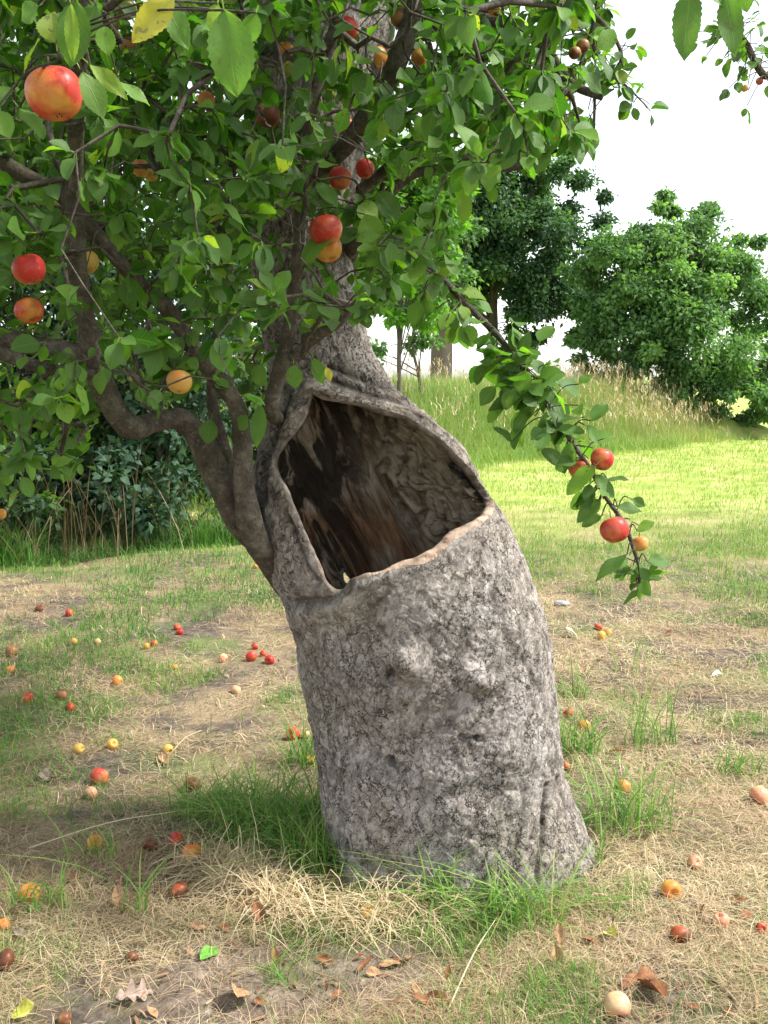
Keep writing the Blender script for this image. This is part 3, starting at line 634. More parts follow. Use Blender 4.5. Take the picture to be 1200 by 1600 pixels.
# (photo x, y, size in pixels, kind, distance or None) of every apple in the tree
HANG = [
 (86, 147, 82, 'big', 'large red and yellow apple beside the yellow leaf, biggest in the tree'), (541, 46, 36, 'red', 'bright red apple hanging high beside the slanting limb'), (446, 79, 25, 'orange', 'small orange blushed apple touching a green one'),
 (443, 103, 33, 'green', 'pale green apple hanging under a small blushed one'), (419, 180, 38, 'rotten', 'orange apple with a dark brown rotten patch'), (590, 90, 31, 'orange', 'plain orange apple hanging beside the dark slanting limb'),
 (541, 198, 27, 'red', 'dull red apple half hidden in front of the upper trunk'), (531, 279, 35, 'red', 'round red apple above a pale lit leaf, right of the upright shoot'), (570, 264, 29, 'red', 'shaded red apple behind leaves, touching distance from a brighter one'),
 (510, 360, 50, 'red', 'large red apple half covered by a leaf in front of the trunk'), (512, 388, 44, 'orange', 'orange apple pressed under a large red one'), (448, 361, 31, 'red', 'dark red apple behind the upright shoot in front of the trunk'),
 (46, 421, 49, 'red', 'round deep red apple, higher of two at the left edge'), (134, 410, 38, 'yellow', 'yellow apple half behind the upright left limb'), (46, 486, 42, 'big', 'red and yellow apple, lower of two at the left edge'),
 (280, 597, 39, 'yellow', 'clear yellow apple among leaves above the bent limb'), (220, 263, 26, 'orange', 'orange apple of a shaded pair, the rounder and higher one'), (236, 272, 22, 'yellow', 'yellowish apple of a shaded pair, the lower one'),
 (200, 71, 25, 'brown', 'small brownish apple in shade behind the yellow leaf'), (196, 14, 32, 'green', 'green apple at the top edge above a cluster in shade'), (175, 38, 22, 'green', 'small green apple, middle of three in shade beside the big apple'),
 (655, 90, 24, 'orange', 'pinkish orange apple partly hidden among the right leaves'), (625, 28, 29, 'brown', 'greenish brown apple by the fork of the slanting limb'), (772, 14, 20, 'orange', 'small orange apple at the top edge among right leaves'),
 (911, 72, 20, 'brown', 'tiny brown apple against the sky, higher of a pair'), (898, 83, 19, 'brown', 'tiny brown apple against the sky, lower of a pair'), (941, 718, 37, 'red', 'red apple on the hanging limb beside a spotted leaf'),
 (906, 733, 35, 'red', 'red apple on the hanging limb mostly hidden by a bright leaf'), (961, 828, 45, 'red', 'round red apple near the tip of the hanging limb'), (1000, 850, 26, 'orange', 'small orange apple tucked behind the one at the limb tip'),
 (1187, 127, 11, 'red', 'tiny red apple on the far limb at the right edge'), (1164, 138, 11, 'yellow', 'tiny yellow apple on the far limb at the right edge'), (322, 157, 26, 'orange', 'dull orange apple deep in shade behind the large hanging leaf'),
 (0, 803, 20, 'orange', 'orange apple cut by the left frame edge above the undergrowth'), (208, 592, 11, 'orange', 'tiny orange apple deep in shade beside the left limb')]
HDIA = {0: .07, 2: .05, 3: .06}
AP = []
for k, (x, y, d, kind, lb) in enumerate(HANG):
    dia = HDIA.get(k, .062 if d > 30 else .052); Y = dia * FPX / d
    Y = {24: 2.85, 25: 2.84, 26: 2.42, 27: 2.47, 28: 2.38, 29: 2.44, 30: 3.2, 31: 3.19, 33: 3.4, 34: 4.6, 18: 2.9, 20: 3.0, 16: 3.3, 17: 3.35, 9: 2.42, 10: 2.5, 3: 2.72, 2: 2.78, 21: 2.9, 23: 2.9, 4: 2.55, 32: 3.0}.get(k, Y)
    AP.append((R(x, y, Y), d * Y / FPX / 2, kind, lb))
NB_T = len(TG); TG = np.vstack([TG, [p + np.array([.004, .006, r + .022]) for p, r, *_ in AP]])
cap = 30000
NP = np.zeros((cap, 3)); NL = np.zeros(cap, int); PAR = np.full(cap, -1); n = 0
for k, (P, r) in enumerate(limb_pts):
    st = max(1, len(P) // 14)
    a0 = 0 if k not in (15, 16) else len(P) // 3
    for p in P[a0:]:
        NP[n] = p; NL[n] = k; n += 1
nlimb = n
d0 = np.array([np.min(np.linalg.norm(NP[:nlimb] - t, axis=1)) for t in TG[:NB_T]])
order = list(np.argsort(d0)) + list(range(NB_T, len(TG)))
TW = []                                                # twigs: (limb, node ids incl. the start)
for ti_ in order:
    t = TG[ti_]; dist = np.linalg.norm(NP[:n] - t, axis=1)
    if ti_ < NB_T: dist = dist + np.where(NP[:n, 2] > t[2] + .25, .05, 0)
    a = int(np.argmin(dist)); L = np.linalg.norm(NP[a] - t)
    if L < .02: continue
    m = max(2, int(L / .07)); ids = [a]; side = nrm(np.cross(t - NP[a], rng.normal(size=3))) * L * rng.uniform(.04, .14)
    for s in np.linspace(0, 1, m + 1)[1:]:
        p = NP[a] * (1 - s) + t * s + side * math.sin(math.pi * s) + np.array([0, 0, .10 * L * math.sin(math.pi * s)]) + rng.normal(size=3) * .006 * (s < 1)
        NP[n] = p; NL[n] = NL[a]; PAR[n] = ids[-1]; ids.append(n); n += 1
    TW.append((NL[a], ids, ti_ < NB_T))
cnt = np.zeros(n)
for k in range(n - 1, nlimb - 1, -1):
    cnt[k] += 1
    if PAR[k] >= 0: cnt[PAR[k]] += cnt[k]
tw_geo = {}; LEAVES = {}                               # limb -> lists
def add_leaf(lb, base, d, nor, L, W, rnd, fold=.25, curl=.25):
    LEAVES.setdefault(lb, []).append((base, d, nor, L, W, rnd, fold, curl))
leaf_ok = []
for lb, ids, leafy in TW:
    P = NP[ids].copy(); r = np.clip(.0011 * np.sqrt(cnt[ids]), .0013, .011); r[0] = r[1]
    tw_geo.setdefault(int(lb), []).append(tube(P, r, 4, cap=False))
    if not leafy: continue
    seg = np.linalg.norm(np.diff(P, axis=0), axis=1); tot = seg.sum(); T = nrm(np.gradient(P, axis=0))
    far = np.linalg.norm(P[-1] - np.array([-.5, 3, 2]))
    big = proj(P[-1:])[0][1] < -80
    nl = rng.integers(7, 13) if not big else rng.integers(6, 10)
    for q in range(nl):
        s = 1 - min(1, rng.exponential(.35)) if q > 3 else 1 - q * .04
        k = min(len(P) - 1, int(s * (len(P) - 1) + .5)); ang = q * 2.4 + rng.uniform(-.4, .4)
        A = T[k]; X1 = nrm(np.cross(A, [.1, .2, 1.0])); Y1 = np.cross(A, X1)
        d = nrm(A * rng.uniform(.1, .9) + (X1 * math.cos(ang) + Y1 * math.sin(ang)) * rng.uniform(.6, 1.1) + np.array([0, 0, rng.uniform(-.75, .12)]))
        L = rng.choice([rng.uniform(.028, .05), rng.uniform(.042, .066)]) * (1.6 if big else 1); base = P[k] + d * L * .22
        nor = nrm(np.array([rng.normal() * .6 + .15, rng.normal() * .6 - .35, 1.0]))
        add_leaf(int(lb), base, d, nor, L, L * rng.uniform(.56, .74), rng.beta(1.3, 1.9) if rng.random() > .006 else .97, rng.uniform(.1, .5), rng.uniform(0, .5))
# spurs with leaves along the hanging limb and the other thin ones
def spurs(k, a, b, num, Lr=(.045, .065), reach=.035):
    P, r = limb_pts[k]; lo, hi = int(a * (len(P) - 1)), int(b * (len(P) - 1)); T = nrm(np.gradient(P, axis=0))
    for q in range(num):
        i = rng.integers(lo, hi + 1); d = nrm(rng.normal(size=3) + np.array([0, -.3, -.35]) + .5 * T[i])
        e = P[i] + d * rng.uniform(.2, 1) * reach; tw_geo.setdefault(k, []).append(tube(np.array([P[i], (P[i] + e) / 2 + [0, 0, .003], e]), .0015, 4, cap=False))
        for c in range(rng.integers(1, 3)):
            dd = nrm(d + rng.normal(size=3) * .7 + np.array([0, 0, -.35])); L = rng.uniform(*Lr)
            add_leaf(k, e + dd * L * .2, dd, nrm(np.array([rng.normal() * .5, rng.normal() * .6 - .5, 1.])), L, L * rng.uniform(.58, .75), rng.beta(2, 2.2), rng.uniform(.1, .4), rng.uniform(0, .5))
spurs(11, .2, .5, 46, (.05, .075), reach=.09); spurs(11, .42, .66, 50, (.045, .07), reach=.08); spurs(11, .62, .80, 22, reach=.05); spurs(11, .78, 1.0, 12, reach=.03)
spurs(8, .5, 1, 16, (.05, .08), .05); spurs(10, .5, 1, 16, (.05, .08), .05); spurs(18, .5, 1, 60, (.025, .05), .12); spurs(17, .45, .95, 34, (.03, .055), .06); spurs(5, .1, .5, 8, (.05, .065)); spurs(3, .3, .5, 8); spurs(6, .5, 1, 6)

# leaves that the photo shows one by one: base, tip, distance, width in pixels, tone, limb
BIG = [(862, 610, 806, 637, 2.47, 30, .30, 11), (864, 610, 889, 645, 2.42, 26, .75, 11), (871, 660, 914, 648, 2.45, 22, .2, 11), (870, 672, 914, 674, 2.44, 22, .45, 11), (866, 664, 836, 682, 2.46, 25, .12, 11),
 (924, 657, 950, 627, 2.42, 27, .40, 11), (914, 664, 940, 697, 2.43, 24, .6, 11), (893, 690, 884, 737, 2.42, 25, .4, 11), (930, 728, 884, 773, 2.38, 36, .86, 11), (846, 702, 882, 726, 2.46, 27, .10, 11), (930, 742, 962, 778, 2.40, 26, .45, 11),
 (950, 750, 984, 747, 2.41, 16, .3, 11), (938, 780, 901, 816, 2.40, 27, .3, 11), (965, 792, 1004, 798, 2.39, 27, .3, 11), (940, 806, 908, 822, 2.42, 20, .15, 11), (987, 780, 1009, 790, 2.41, 16, .25, 11), (996, 830, 1023, 814, 2.38, 20, .88, 11),
 (980, 866, 927, 903, 2.37, 25, .28, 11), (1012, 878, 1049, 876, 2.37, 27, .5, 11), (957, 893, 996, 893, 2.40, 15, .25, 11), (1008, 905, 1036, 900, 2.40, 18, .3, 11), (994, 913, 1010, 921, 2.38, 12, .2, 11), (999, 922, 971, 943, 2.38, 15, .2, 11),
 (1000, 884, 985, 915, 2.41, 14, .35, 11), (768, 570, 748, 563, 2.5, 20, .3, 11), (830, 640, 800, 672, 2.5, 22, .15, 11), (800, 690, 775, 664, 2.5, 22, .25, 11), (882, 740, 872, 718, 2.48, 20, .15, 11), (812, 618, 762, 640, 2.52, 24, .15, 11), (905, 600, 925, 585, 2.45, 24, .6, 11),
 (350, 16, 372, 152, 1.15, 70, .62, 15), (88, 68, 82, 16, 1.28, 52, .965, 15), (118, 0, 112, 108, 1.22, 52, .35, 15), (150, 8, 130, 60, 1.3, 40, .2, 15), (258, 8, 296, 72, 1.3, 34, .5, 15), (128, 112, 166, 182, 1.3, 38, .66, 15), (140, 100, 200, 152, 1.34, 24, .93, 15), (30, 168, 70, 216, 1.35, 38, .5, 15), (-8, 172, 17, 216, 1.3, 34, .7, 15),
 (110, 5, 115, 100, 1.19, 22, .92, 15), (62, 60, 34, 112, 1.3, 22, .92, 15), (186, 128, 236, 162, 1.4, 26, .75, 15), (340, 5, 330, 50, 1.2, 26, .93, 15), (400, 20, 385, 70, 1.2, 30, .6, 15), (20, 140, -20, 160, 1.35, 40, .5, 15), (60, 10, 30, 30, 1.3, 40, .6, 15), (160, 40, 170, 85, 1.35, 30, .85, 15),
 (480, 64, 482, 118, 2.5, 38, .55, 5), (478, 262, 528, 250, 2.5, 30, .80, 5), (495, 285, 528, 325, 2.5, 34, .55, 5), (570, 335, 592, 396, 2.45, 46, .88, 5), (520, 358, 468, 412, 2.4, 40, .45, 5), (560, 320, 590, 345, 2.5, 40, .9, 5), (455, 318, 483, 335, 2.5, 30, .8, 5), (445, 310, 420, 345, 2.5, 34, .75, 5), (590, 300, 622, 345, 2.6, 44, .2, 7), (650, 130, 668, 182, 2.6, 38, .4, 7), (765, 100, 775, 150, 2.6, 42, .35, 10), (470, 215, 500, 240, 2.55, 32, .3, 5),
 (1080, -20, 1066, 92, 1.28, 44, .35, 16), (1134, -10, 1150, 88, 1.25, 40, .40, 16), (1100, -30, 1140, 10, 1.25, 34, .6, 16), (1160, -30, 1168, 20, 1.28, 28, .4, 16), (883, 192, 846, 242, 2.6, 38, .08, 8), (908, 195, 934, 252, 2.6, 28, .4, 8), (880, 40, 925, 30, 2.7, 36, .4, 10), (905, 110, 945, 145, 2.8, 24, .4, 10),
 (407, 632, 400, 700, 2.66, 26, .6, 3), (459, 570, 461, 608, 2.6, 27, .66, 5), (408, 568, 400, 602, 2.62, 26, .6, 3), (330, 655, 322, 695, 2.65, 30, .4, 3), (388, 650, 372, 672, 2.66, 24, .4, 3), (290, 560, 312, 575, 2.6, 24, .7, 3), (490, 560, 505, 600, 2.62, 22, .6, 5), (725, 300, 726, 350, 2.7, 25, .88, 8), (770, 290, 768, 318, 2.7, 22, .4, 8), (30, 768, 5, 795, 2.3, 26, .9, 2), (35, 745, 50, 778, 2.3, 24, .6, 2)]
manual = {}
for bx, by, tx, ty, Y, wd, tone, k in BIG:
    a = R(bx, by, Y); Lp = math.hypot(tx - bx, ty - by); b = R(tx, ty, Y + rng.uniform(-.3, .3) * Lp * Y / FPX); d = b - a; L = np.linalg.norm(d); d = nrm(d)
    nor = nrm(-nrm(a - CAMP) * rng.uniform(.5, .95) + np.array([0, 0, .7]) + rng.normal(size=3) * .2)
    manual.setdefault(k, []).append((a, d, nor, L, wd * Y / FPX, tone, rng.uniform(.1, .3), rng.uniform(.05, .3)))
    P = limb_pts[k][0]; i = int(np.argmin(np.linalg.norm(P - a, axis=1)))
    if np.linalg.norm(P[i] - a) < .7:
        mid = (P[i] + a) / 2 + np.array([0, .01, .02])
        tw_geo.setdefault(k, []).append(tube(smooth_path([P[i], mid, a], 4), .0016, 4, cap=False))

def leaf_mesh(rows, hi=False, lobed=False):
    """all leaves of one spray as arrays: rows of (base, dir, normal, length, width, rnd, fold, curl)"""
    B, Dr, N, L, W, rn_, fo, cu = [np.array(x, float) for x in zip(*rows)]
    Dr = nrm(Dr); S = nrm(np.cross(N, Dr)); N = np.cross(Dr, S); K = len(B)
    if hi:
        s = np.linspace(0, 1, 22); c = np.array([-1, -.66, -.33, 0, .33, .66, 1.])
    else:
        s = np.array([0, .1, .25, .45, .65, .82, .93, 1.]); c = np.array([-1, 0, 1.]) if K > 60 else np.array([-1, -.5, 0, .5, 1])
    ws = np.interp(s, [0, .04, .1, .25, .45, .65, .82, .93, 1.], [.04, .22, .46, .84, 1, .9, .58, .27, 0.015])
    if lobed: ws = ws * (.58 + .42 * np.cos(s * 21)) + .06
    if hi: ws = ws * (1 + .05 * np.where(np.arange(len(s)) % 2, 1, -1) * (s > .1) * (s < .97))
    ss, cc = np.meshgrid(s, c, indexing='ij'); wv = rng.uniform(0, 6.28, K)[:, None, None]; tw = rng.normal(size=K)[:, None, None] * .35
    x = L[:, None, None] * (ss - .12 * cu[:, None, None] * ss ** 3); y = .5 * W[:, None, None] * (ws[:, None] * cc)[None]
    z = fo[:, None, None] * np.abs(y) - cu[:, None, None] * L[:, None, None] * .55 * ss ** 2 + y * tw * ss + .035 * L[:, None, None] * np.sin(wv + 9 * ss + 2 * cc) * np.abs(cc)
    P = B[:, None, None] + x[..., None] * Dr[:, None, None] + y[..., None] * S[:, None, None] + z[..., None] * N[:, None, None]
    a, b = len(s), len(c); V = P.reshape(-1, 3)
    i = np.arange(a - 1)[:, None] * b; j = np.arange(b - 1)[None]; f = np.stack([i + j, i + j + 1, i + b + j + 1, i + b + j], -1).reshape(-1, 4)
    Fm = (f[None] + (np.arange(K) * a * b)[:, None, None]).reshape(-1, 4)
    Lf = np.stack([np.broadcast_to(cc, (K, a, b)), np.broadcast_to(ss, (K, a, b)), np.broadcast_to(rn_[:, None, None], (K, a, b))], -1).reshape(-1, 3)
    # petioles: a narrow folded strip to the twig
    q = np.stack([B - Dr * L[:, None] * .24 + S * .0007, B - Dr * L[:, None] * .24 - S * .0007, B - S * .0009, B + S * .0009], 1).reshape(-1, 3)
    Fq = np.arange(K * 4).reshape(-1, 4); Lq = np.stack([np.zeros(K * 4), np.zeros(K * 4), np.repeat(np.clip(rn_ + .3, 0, .95), 4)], -1)
    return join([(V, Fm, Lf), (q, Fq, Lq)])
NLEAF = 0
for k in range(len(LIMBS)):
    P, r = limb_pts[k]; nm, lb, _r = LIMBS[k]
    V_, F_, L_ = join([tube(P, r * (.9 if k in (0, 1, 2, 3) else 1), 20 if r.max() > .02 else 10, .22, 200 + k)] + tw_geo.get(k, []))
    o = sub(nm, V_, F_, LIMB if k not in (12, 13, 14) else BARK, tree, L_); o['label'] = lb; limb_objs.append(o)
    rows = LEAVES.get(k, [])
    if rows:
        B = np.array([r_[0] + r_[1] * r_[3] * .6 for r_ in rows]); q = proj(B); dep = B[:, 1]
        ok = inside(CROWN, q) | (q[:, 1] < -200) | np.isin(k, [11, 17, 18])
        ok &= ~((q[:, 0] > 420) & (q[:, 0] < 560) & (q[:, 1] > 420) & (dep < 3.0) & (rng.random(len(q)) < .35 + .5 * (q[:, 1] > 520)))
        for (ap, ar_, *_x) in AP:
            pa = proj(ap[None])[0]; rp = ar_ * FPX / ap[1]
            ok &= ~((np.hypot(*(q - pa).T) < rp * 1.65 + 16) & (dep < ap[1] + .05) & (rng.random(len(q)) < (.97 if rp > 9 else .8)))
        for kk, pr, wd in ((0, .8, 22), (3, .7, 20), (5, .62, 16), (7, .6, 16), (6, .6, 12), (1, .7, 16), (2, .6, 14)):
            ds, _v = seg_dist(proj(limb_pts[kk][0]), q); ok &= ~((ds < wd) & (q[:, 1] > -20) & (dep < 2.9) & (rng.random(len(q)) < pr))
        ok &= ~((dep < 1.6) & (q[:, 1] > -250))
        rows = [r_ for r_, o_ in zip(rows, ok) if o_]
    parts = []
    if rows: parts.append(leaf_mesh(rows)); NLEAF += len(rows)
    if k in manual: parts.append(leaf_mesh(manual[k], True))
    if parts:
        V_, F_, L_ = join(parts); sub('foliage', V_, F_, APPLE_LEAF, limb_objs[k], L_)
print('leaves', NLEAF)
for a, b, Y, wd, lb in (((272, -6), (204, 66), 1.2, 44, 'bright yellow leaf with brown spots and a green edge'), ((510, 574), (517, 596), 2.6, 12, 'small yellow leaf above the hollow')):
    p, e = R(*a, Y), R(*b, Y); V_, F_, L_ = leaf_mesh([(p, e - p, nrm(CAMP - p + np.array([.1, 0, .5])), np.linalg.norm(e - p), wd * Y / FPX, .3, .25, .15)], True)
    o = sub('yellow_leaf', V_, F_, YELLOW_LEAF, limb_objs[15 if Y < 2 else 5], L_); o['label'] = lb

# ------------------------------------------------------------------ apples
def apple_body(seed, nseg=32, nr=22, squash=.92):
    r_ = np.random.default_rng(seed); t = np.linspace(0, np.pi, nr); ang = np.linspace(0, 2 * np.pi, nseg, endpoint=False)
    rad = np.sin(t) ** .82 * (1 + .07 * np.cos(t)); z = squash * np.cos(t)
    z -= .30 * np.exp(-(t / .30) ** 2); z += .20 * np.exp(-((np.pi - t) / .26) ** 2); rad[0] = rad[-1] = .012
    ph = r_.uniform(0, 6.28, 3); k = 1 + (.018 * np.cos(5 * ang[None] + ph[0]) * np.clip(-np.cos(t), 0, 1)[:, None] + .03 * np.cos(ang[None] + ph[1]) * np.sin(t)[:, None] + .022 * np.cos(2 * ang[None] + ph[2]))
    x = rad[:, None] * np.cos(ang)[None] * k; y = rad[:, None] * np.sin(ang)[None] * k; zz_ = np.repeat(z[:, None], nseg, 1) + .04 * x * r_.normal()
    V = np.stack([x, y, zz_], -1).reshape(-1, 3); i = np.arange(nr - 1)[:, None] * nseg; j = np.arange(nseg)[None]
    F = np.stack([i + j, i + nseg + j, i + nseg + (j + 1) % nseg, i + (j + 1) % nseg], -1).reshape(-1, 4)
    return V, F
def calyx():
    parts = []
    for k in range(5):
        a = k * 1.2566; d = np.array([math.cos(a), math.sin(a), 0]); s = np.array([-d[1], d[0], 0])
        V = np.array([s * .05, -s * .05, d * .12 - s * .035 + [0, 0, -.05], d * .12 + s * .035 + [0, 0, -.05], d * .15 - s * .004 + [0, 0, -.13], d * .15 + s * .004 + [0, 0, -.13]]) + [0, 0, -.70]
        parts.append((V, np.array([[0, 1, 2, 3], [3, 2, 4, 5]]), np.zeros((6, 3))))
    return join(parts)
def make_apple(loc, r, kind, label, group, axis=(0, 0, 1), stem=.8, seed=0, detail=True, squash=.92):
    o = empty('apple', loc); tag(o, label, 'apple', group)
    q = Vector(axis).to_track_quat('Z', 'Y'); o.rotation_mode = 'QUATERNION'; o.rotation_quaternion = q
    V, F = apple_body(seed, 32 if detail else 18, 22 if detail else 14, squash); mk('flesh', V * r, F, AM[kind], o)
    Vc, Fc, _ = calyx(); mk('calyx', Vc * r * np.array([1, 1, squash / .92]), Fc, CALYX, o)
    if stem:
        P = smooth_path([(0, 0, .52 * r), (.02 * r, 0, .9 * r), (.10 * r, .05 * r, (.62 + stem) * r)], 3); Vs, Fs, _ = tube(P, [max(.0011, .035 * r)] * len(P), 6); mk('stem', Vs, Fs, STEM, o)
    return o
ar = np.random.default_rng(5)
for k, (p, r, kind, lb) in enumerate(AP):
    tilt = nrm(np.array([ar.normal() * .25, .35 + ar.normal() * .2, 1.0]))
    o = make_apple(tuple(p), r, kind, lb, 'apples hanging in the tree', tilt, .8, 300 + k)
    spin = ar.uniform(0, 6.28)
    o.rotation_quaternion = o.rotation_quaternion @ Vector((0, 0, 1)).rotation_difference(Vector((0, 0, 1)))
    from mathutils import Quaternion
    o.rotation_quaternion = o.rotation_quaternion @ Quaternion((0, 0, 1), spin)

# ------------------------------------------------------------------ trees and shrubs behind
def leaf_cards(B, Dr, N, L, W, rn_, K4=True):
    """small bent leaves, two or four quads each"""
    K = len(B); Dr = nrm(Dr); S = nrm(np.cross(N, Dr)); N = np.cross(Dr, S)
    s = np.array([0, .45, 1.0]); ws = np.array([.25, 1, .12]); c = np.array([-1, 0, 1.]) if K4 else np.array([-1, 1.])
    ss, cc = np.meshgrid(s, c, indexing='ij')
    x = L[:, None, None] * ss; y = .5 * W[:, None, None] * ws[:, None] * cc; z = .35 * np.abs(y) - .3 * L[:, None, None] * ss ** 2
    P = B[:, None, None] + x[..., None] * Dr[:, None, None] + y[..., None] * S[:, None, None] + z[..., None] * N[:, None, None]
    a, b = len(s), len(c); i = np.arange(a - 1)[:, None] * b; j = np.arange(b - 1)[None]
    f = np.stack([i + j, i + j + 1, i + b + j + 1, i + b + j], -1).reshape(-1, 4)
    F = (f[None] + (np.arange(K) * a * b)[:, None, None]).reshape(-1, 4)
    Lf = np.stack([np.broadcast_to(cc, (K, a, b)), np.broadcast_to(ss, (K, a, b)), np.broadcast_to(rn_[:, None, None], (K, a, b))], -1).reshape(-1, 3)
    return P.reshape(-1, 3), F, Lf
def far_tree(name, label, group, base, h, blobs, mat, nleaf, lsize, seed, trunk_r, stems=1, lean=0, trunk_h=None, gap=.0):
    """blobs: (x, y, z, rx, rz) of the crown's masses relative to the base; clumps of leaves spread through each"""
    g = np.random.default_rng(seed); base = np.array([base[0], base[1], float(ground_h(base[0], base[1])) - .05])
    o = empty(name, tuple(base)); tag(o, label, 'tree' if trunk_r > .035 else 'shrub', group)
    blobs = np.array(blobs, float); vol = blobs[:, 3] ** 2 * blobs[:, 4]; parts = []; ends = []
    for k in range(stems):
        a = 6.28 * k / max(1, stems) + g.uniform(0, 1); off = np.array([math.cos(a), math.sin(a), 0]) * (trunk_r * 1.6 if stems > 1 else 0)
        top = np.array([lean, 0, h * (.86 if stems == 1 else .7)]) + off * (5 if stems > 1 else 0)
        P = smooth_path([off - [0, 0, .1], off * 1.3 + top * .3 + g.normal(size=3) * .03 * h * .3, top * .65 + g.normal(size=3) * .03 * h * .5, top], 6)
        parts.append(tube(P, np.linspace(trunk_r, trunk_r * .2, len(P)), 10, .15, seed + k)); ends.append(P)
    cl, cs = [], []
    for b_, v in zip(blobs, vol / vol.sum()):
        m = max(3, int(v * min(nleaf / 55, 260)))
        for _ in range(m):
            d = nrm(g.normal(size=3)); r_ = g.uniform(.25, 1) ** .5
            p = b_[:3] + d * r_ * np.array([b_[3], b_[3], b_[4]]) * g.uniform(.85, 1.12); cl.append(p); cs.append(np.clip(min(b_[3], b_[4]) * g.uniform(.10, .22), .07, .42))
    cl, cs = np.array(cl), np.array(cs)
    for k in g.choice(len(cl), min(len(cl), 60), replace=False):
        P0_ = ends[g.integers(len(ends))]; i = min(len(P0_) - 1, max(2, int(len(P0_) * g.uniform(.25, 1)))); a = P0_[i]
        if cl[k][2] < a[2] - .25 * h: continue
        parts.append(tube(smooth_path([a, (a + cl[k]) / 2 + [0, 0, .06 * h * g.uniform(-.3, 1)], cl[k]], 4), np.linspace(trunk_r * .28, trunk_r * .05, 9), 5, cap=False))
    V, F, L_ = join(parts); mk('trunk', V, F, TRUNKB, o, L_)
    idx = g.integers(0, len(cl), nleaf); B = cl[idx] + g.normal(size=(nleaf, 3)) * cs[idx][:, None] * np.array([1, 1, .7])
    out = nrm(B - cl[idx] + 1e-4); Dr = nrm(out + g.normal(size=(nleaf, 3)) * .8 + [0, 0, -.25]); N = nrm(g.normal(size=(nleaf, 3)) * .7 + [0, 0, 1.0])
    Lg = lsize * g.uniform(.6, 1.3, nleaf); tone = np.clip(.42 + .34 * vn(cl[idx] * (2.2 / max(.4, h * .15)), seed) + .22 * g.normal(size=len(cl))[idx] + g.normal(size=nleaf) * .14, 0, 1)
    V, F, L_ = leaf_cards(B, Dr, N, Lg, Lg * g.uniform(.5, .8, nleaf), tone, False); mk('crown', V, F, mat, o, L_, smooth=False)
    return o
def blob(base, x, y, rx, ry, Y):           # a crown mass seen at photo pixel x, y with pixel radii, at distance Y
    p = R(x, y, Y) - np.array([base[0], base[1], float(ground_h(base[0], base[1]))]); return (p[0], p[1], p[2], rx * Y / FPX, ry * Y / FPX)
TG_ = 'trees standing beyond the grass bank'
b = (R(770, 585, 29)[0], 29.0)
far_tree('oak_tree', 'dark dense oak tree between the apple tree and the round bright tree', TG_, b, 8.6,
         [blob(b, *k) for k in ((760, 300, 95, 70, 29), (860, 300, 72, 60, 28.5), (800, 390, 110, 80, 29), (790, 470, 60, 45, 28.5), (925, 470, 35, 60, 28.2), (925, 345, 40, 45, 28.3), (935, 400, 40, 45, 28.2), (740, 330, 90, 80, 29), (880, 400, 58, 95, 28), (870, 470, 66, 55, 28), (840, 500, 50, 40, 28), (720, 390, 80, 90, 30), (700, 470, 60, 40, 30), (650, 320, 90, 80, 30), (880, 250, 40, 26, 28.5), (780, 240, 80, 50, 29), (912, 520, 24, 30, 28))], OAK_LEAF, 78000, .125, 401, .17)
b = (R(1065, 620, 25.5)[0], 25.5)
far_tree('round_tree', 'round broad mid green tree with several stems at the right, its crown reaching the grass', TG_, b, 5.6,
         [blob(b, *k) for k in ((1050, 420, 95, 85, 25.5), (960, 430, 62, 70, 25), (1140, 440, 62, 75, 25.5), (1000, 500, 85, 80, 25), (1100, 530, 85, 75, 24.8), (1010, 570, 75, 38, 24.8), (1150, 590, 65, 48, 24.8), (1060, 350, 60, 40, 25.5), (1165, 400, 28, 40, 25.5), (985, 365, 45, 32, 25.5), (1045, 318, 16, 26, 25.5), (1205, 540, 60, 80, 25), (935, 440, 50, 60, 25.4), (1200, 620, 60, 45, 25), (930, 560, 45, 40, 25.3), (1100, 610, 80, 34, 24.6), (1215, 470, 35, 40, 25.2), (1170, 650, 40, 24, 24.6), (930, 520, 40, 60, 25.4), (1195, 620, 40, 34, 24.8), (1110, 345, 20, 30, 25.5))], MAPLE_LEAF, 80000, .115, 402, .10, 4)
b = (R(688, 590, 27)[0], 27.0)
far_tree('broad_trunked_tree', 'thick brown trunked tree seen through the gap right of the apple trunk', TG_, b, 7.5,
         [blob(b, *k) for k in ((640, 420, 85, 60, 27), (700, 450, 50, 50, 27), (600, 330, 90, 90, 27.5), (690, 350, 60, 60, 27), (570, 450, 60, 40, 27.5))], MAPLE_LEAF, 22000, .14, 403, .34)
b = (R(626, 600, 17.5)[0], 17.5)
far_tree('young_ash_tree', 'slim young tree with fresh light green leaves close behind the apple tree', TG_, b, 5.4,
         [blob(b, *k) for k in ((640, 330, 75, 50, 17.5), (690, 290, 50, 40, 17), (600, 400, 50, 60, 17.5), (660, 400, 55, 40, 17.5), (650, 470, 45, 35, 17.5), (640, 250, 60, 40, 17.5), (690, 360, 40, 50, 17.2))], ASH_LEAF, 8000, .13, 404, .05)
b = (R(655, 605, 18.5)[0], 18.5)
far_tree('sapling', 'very thin leaning sapling beside the slim young tree', TG_, b, 2.2, [blob(b, *k) for k in ((645, 540, 16, 26, 18.5), (585, 540, 22, 26, 18.6), (668, 520, 22, 18, 18.5))], MAPLE_LEAF, 500, .11, 405, .045, lean=-.1)
SG = 'dark shrubs in the hedge behind the apple tree'
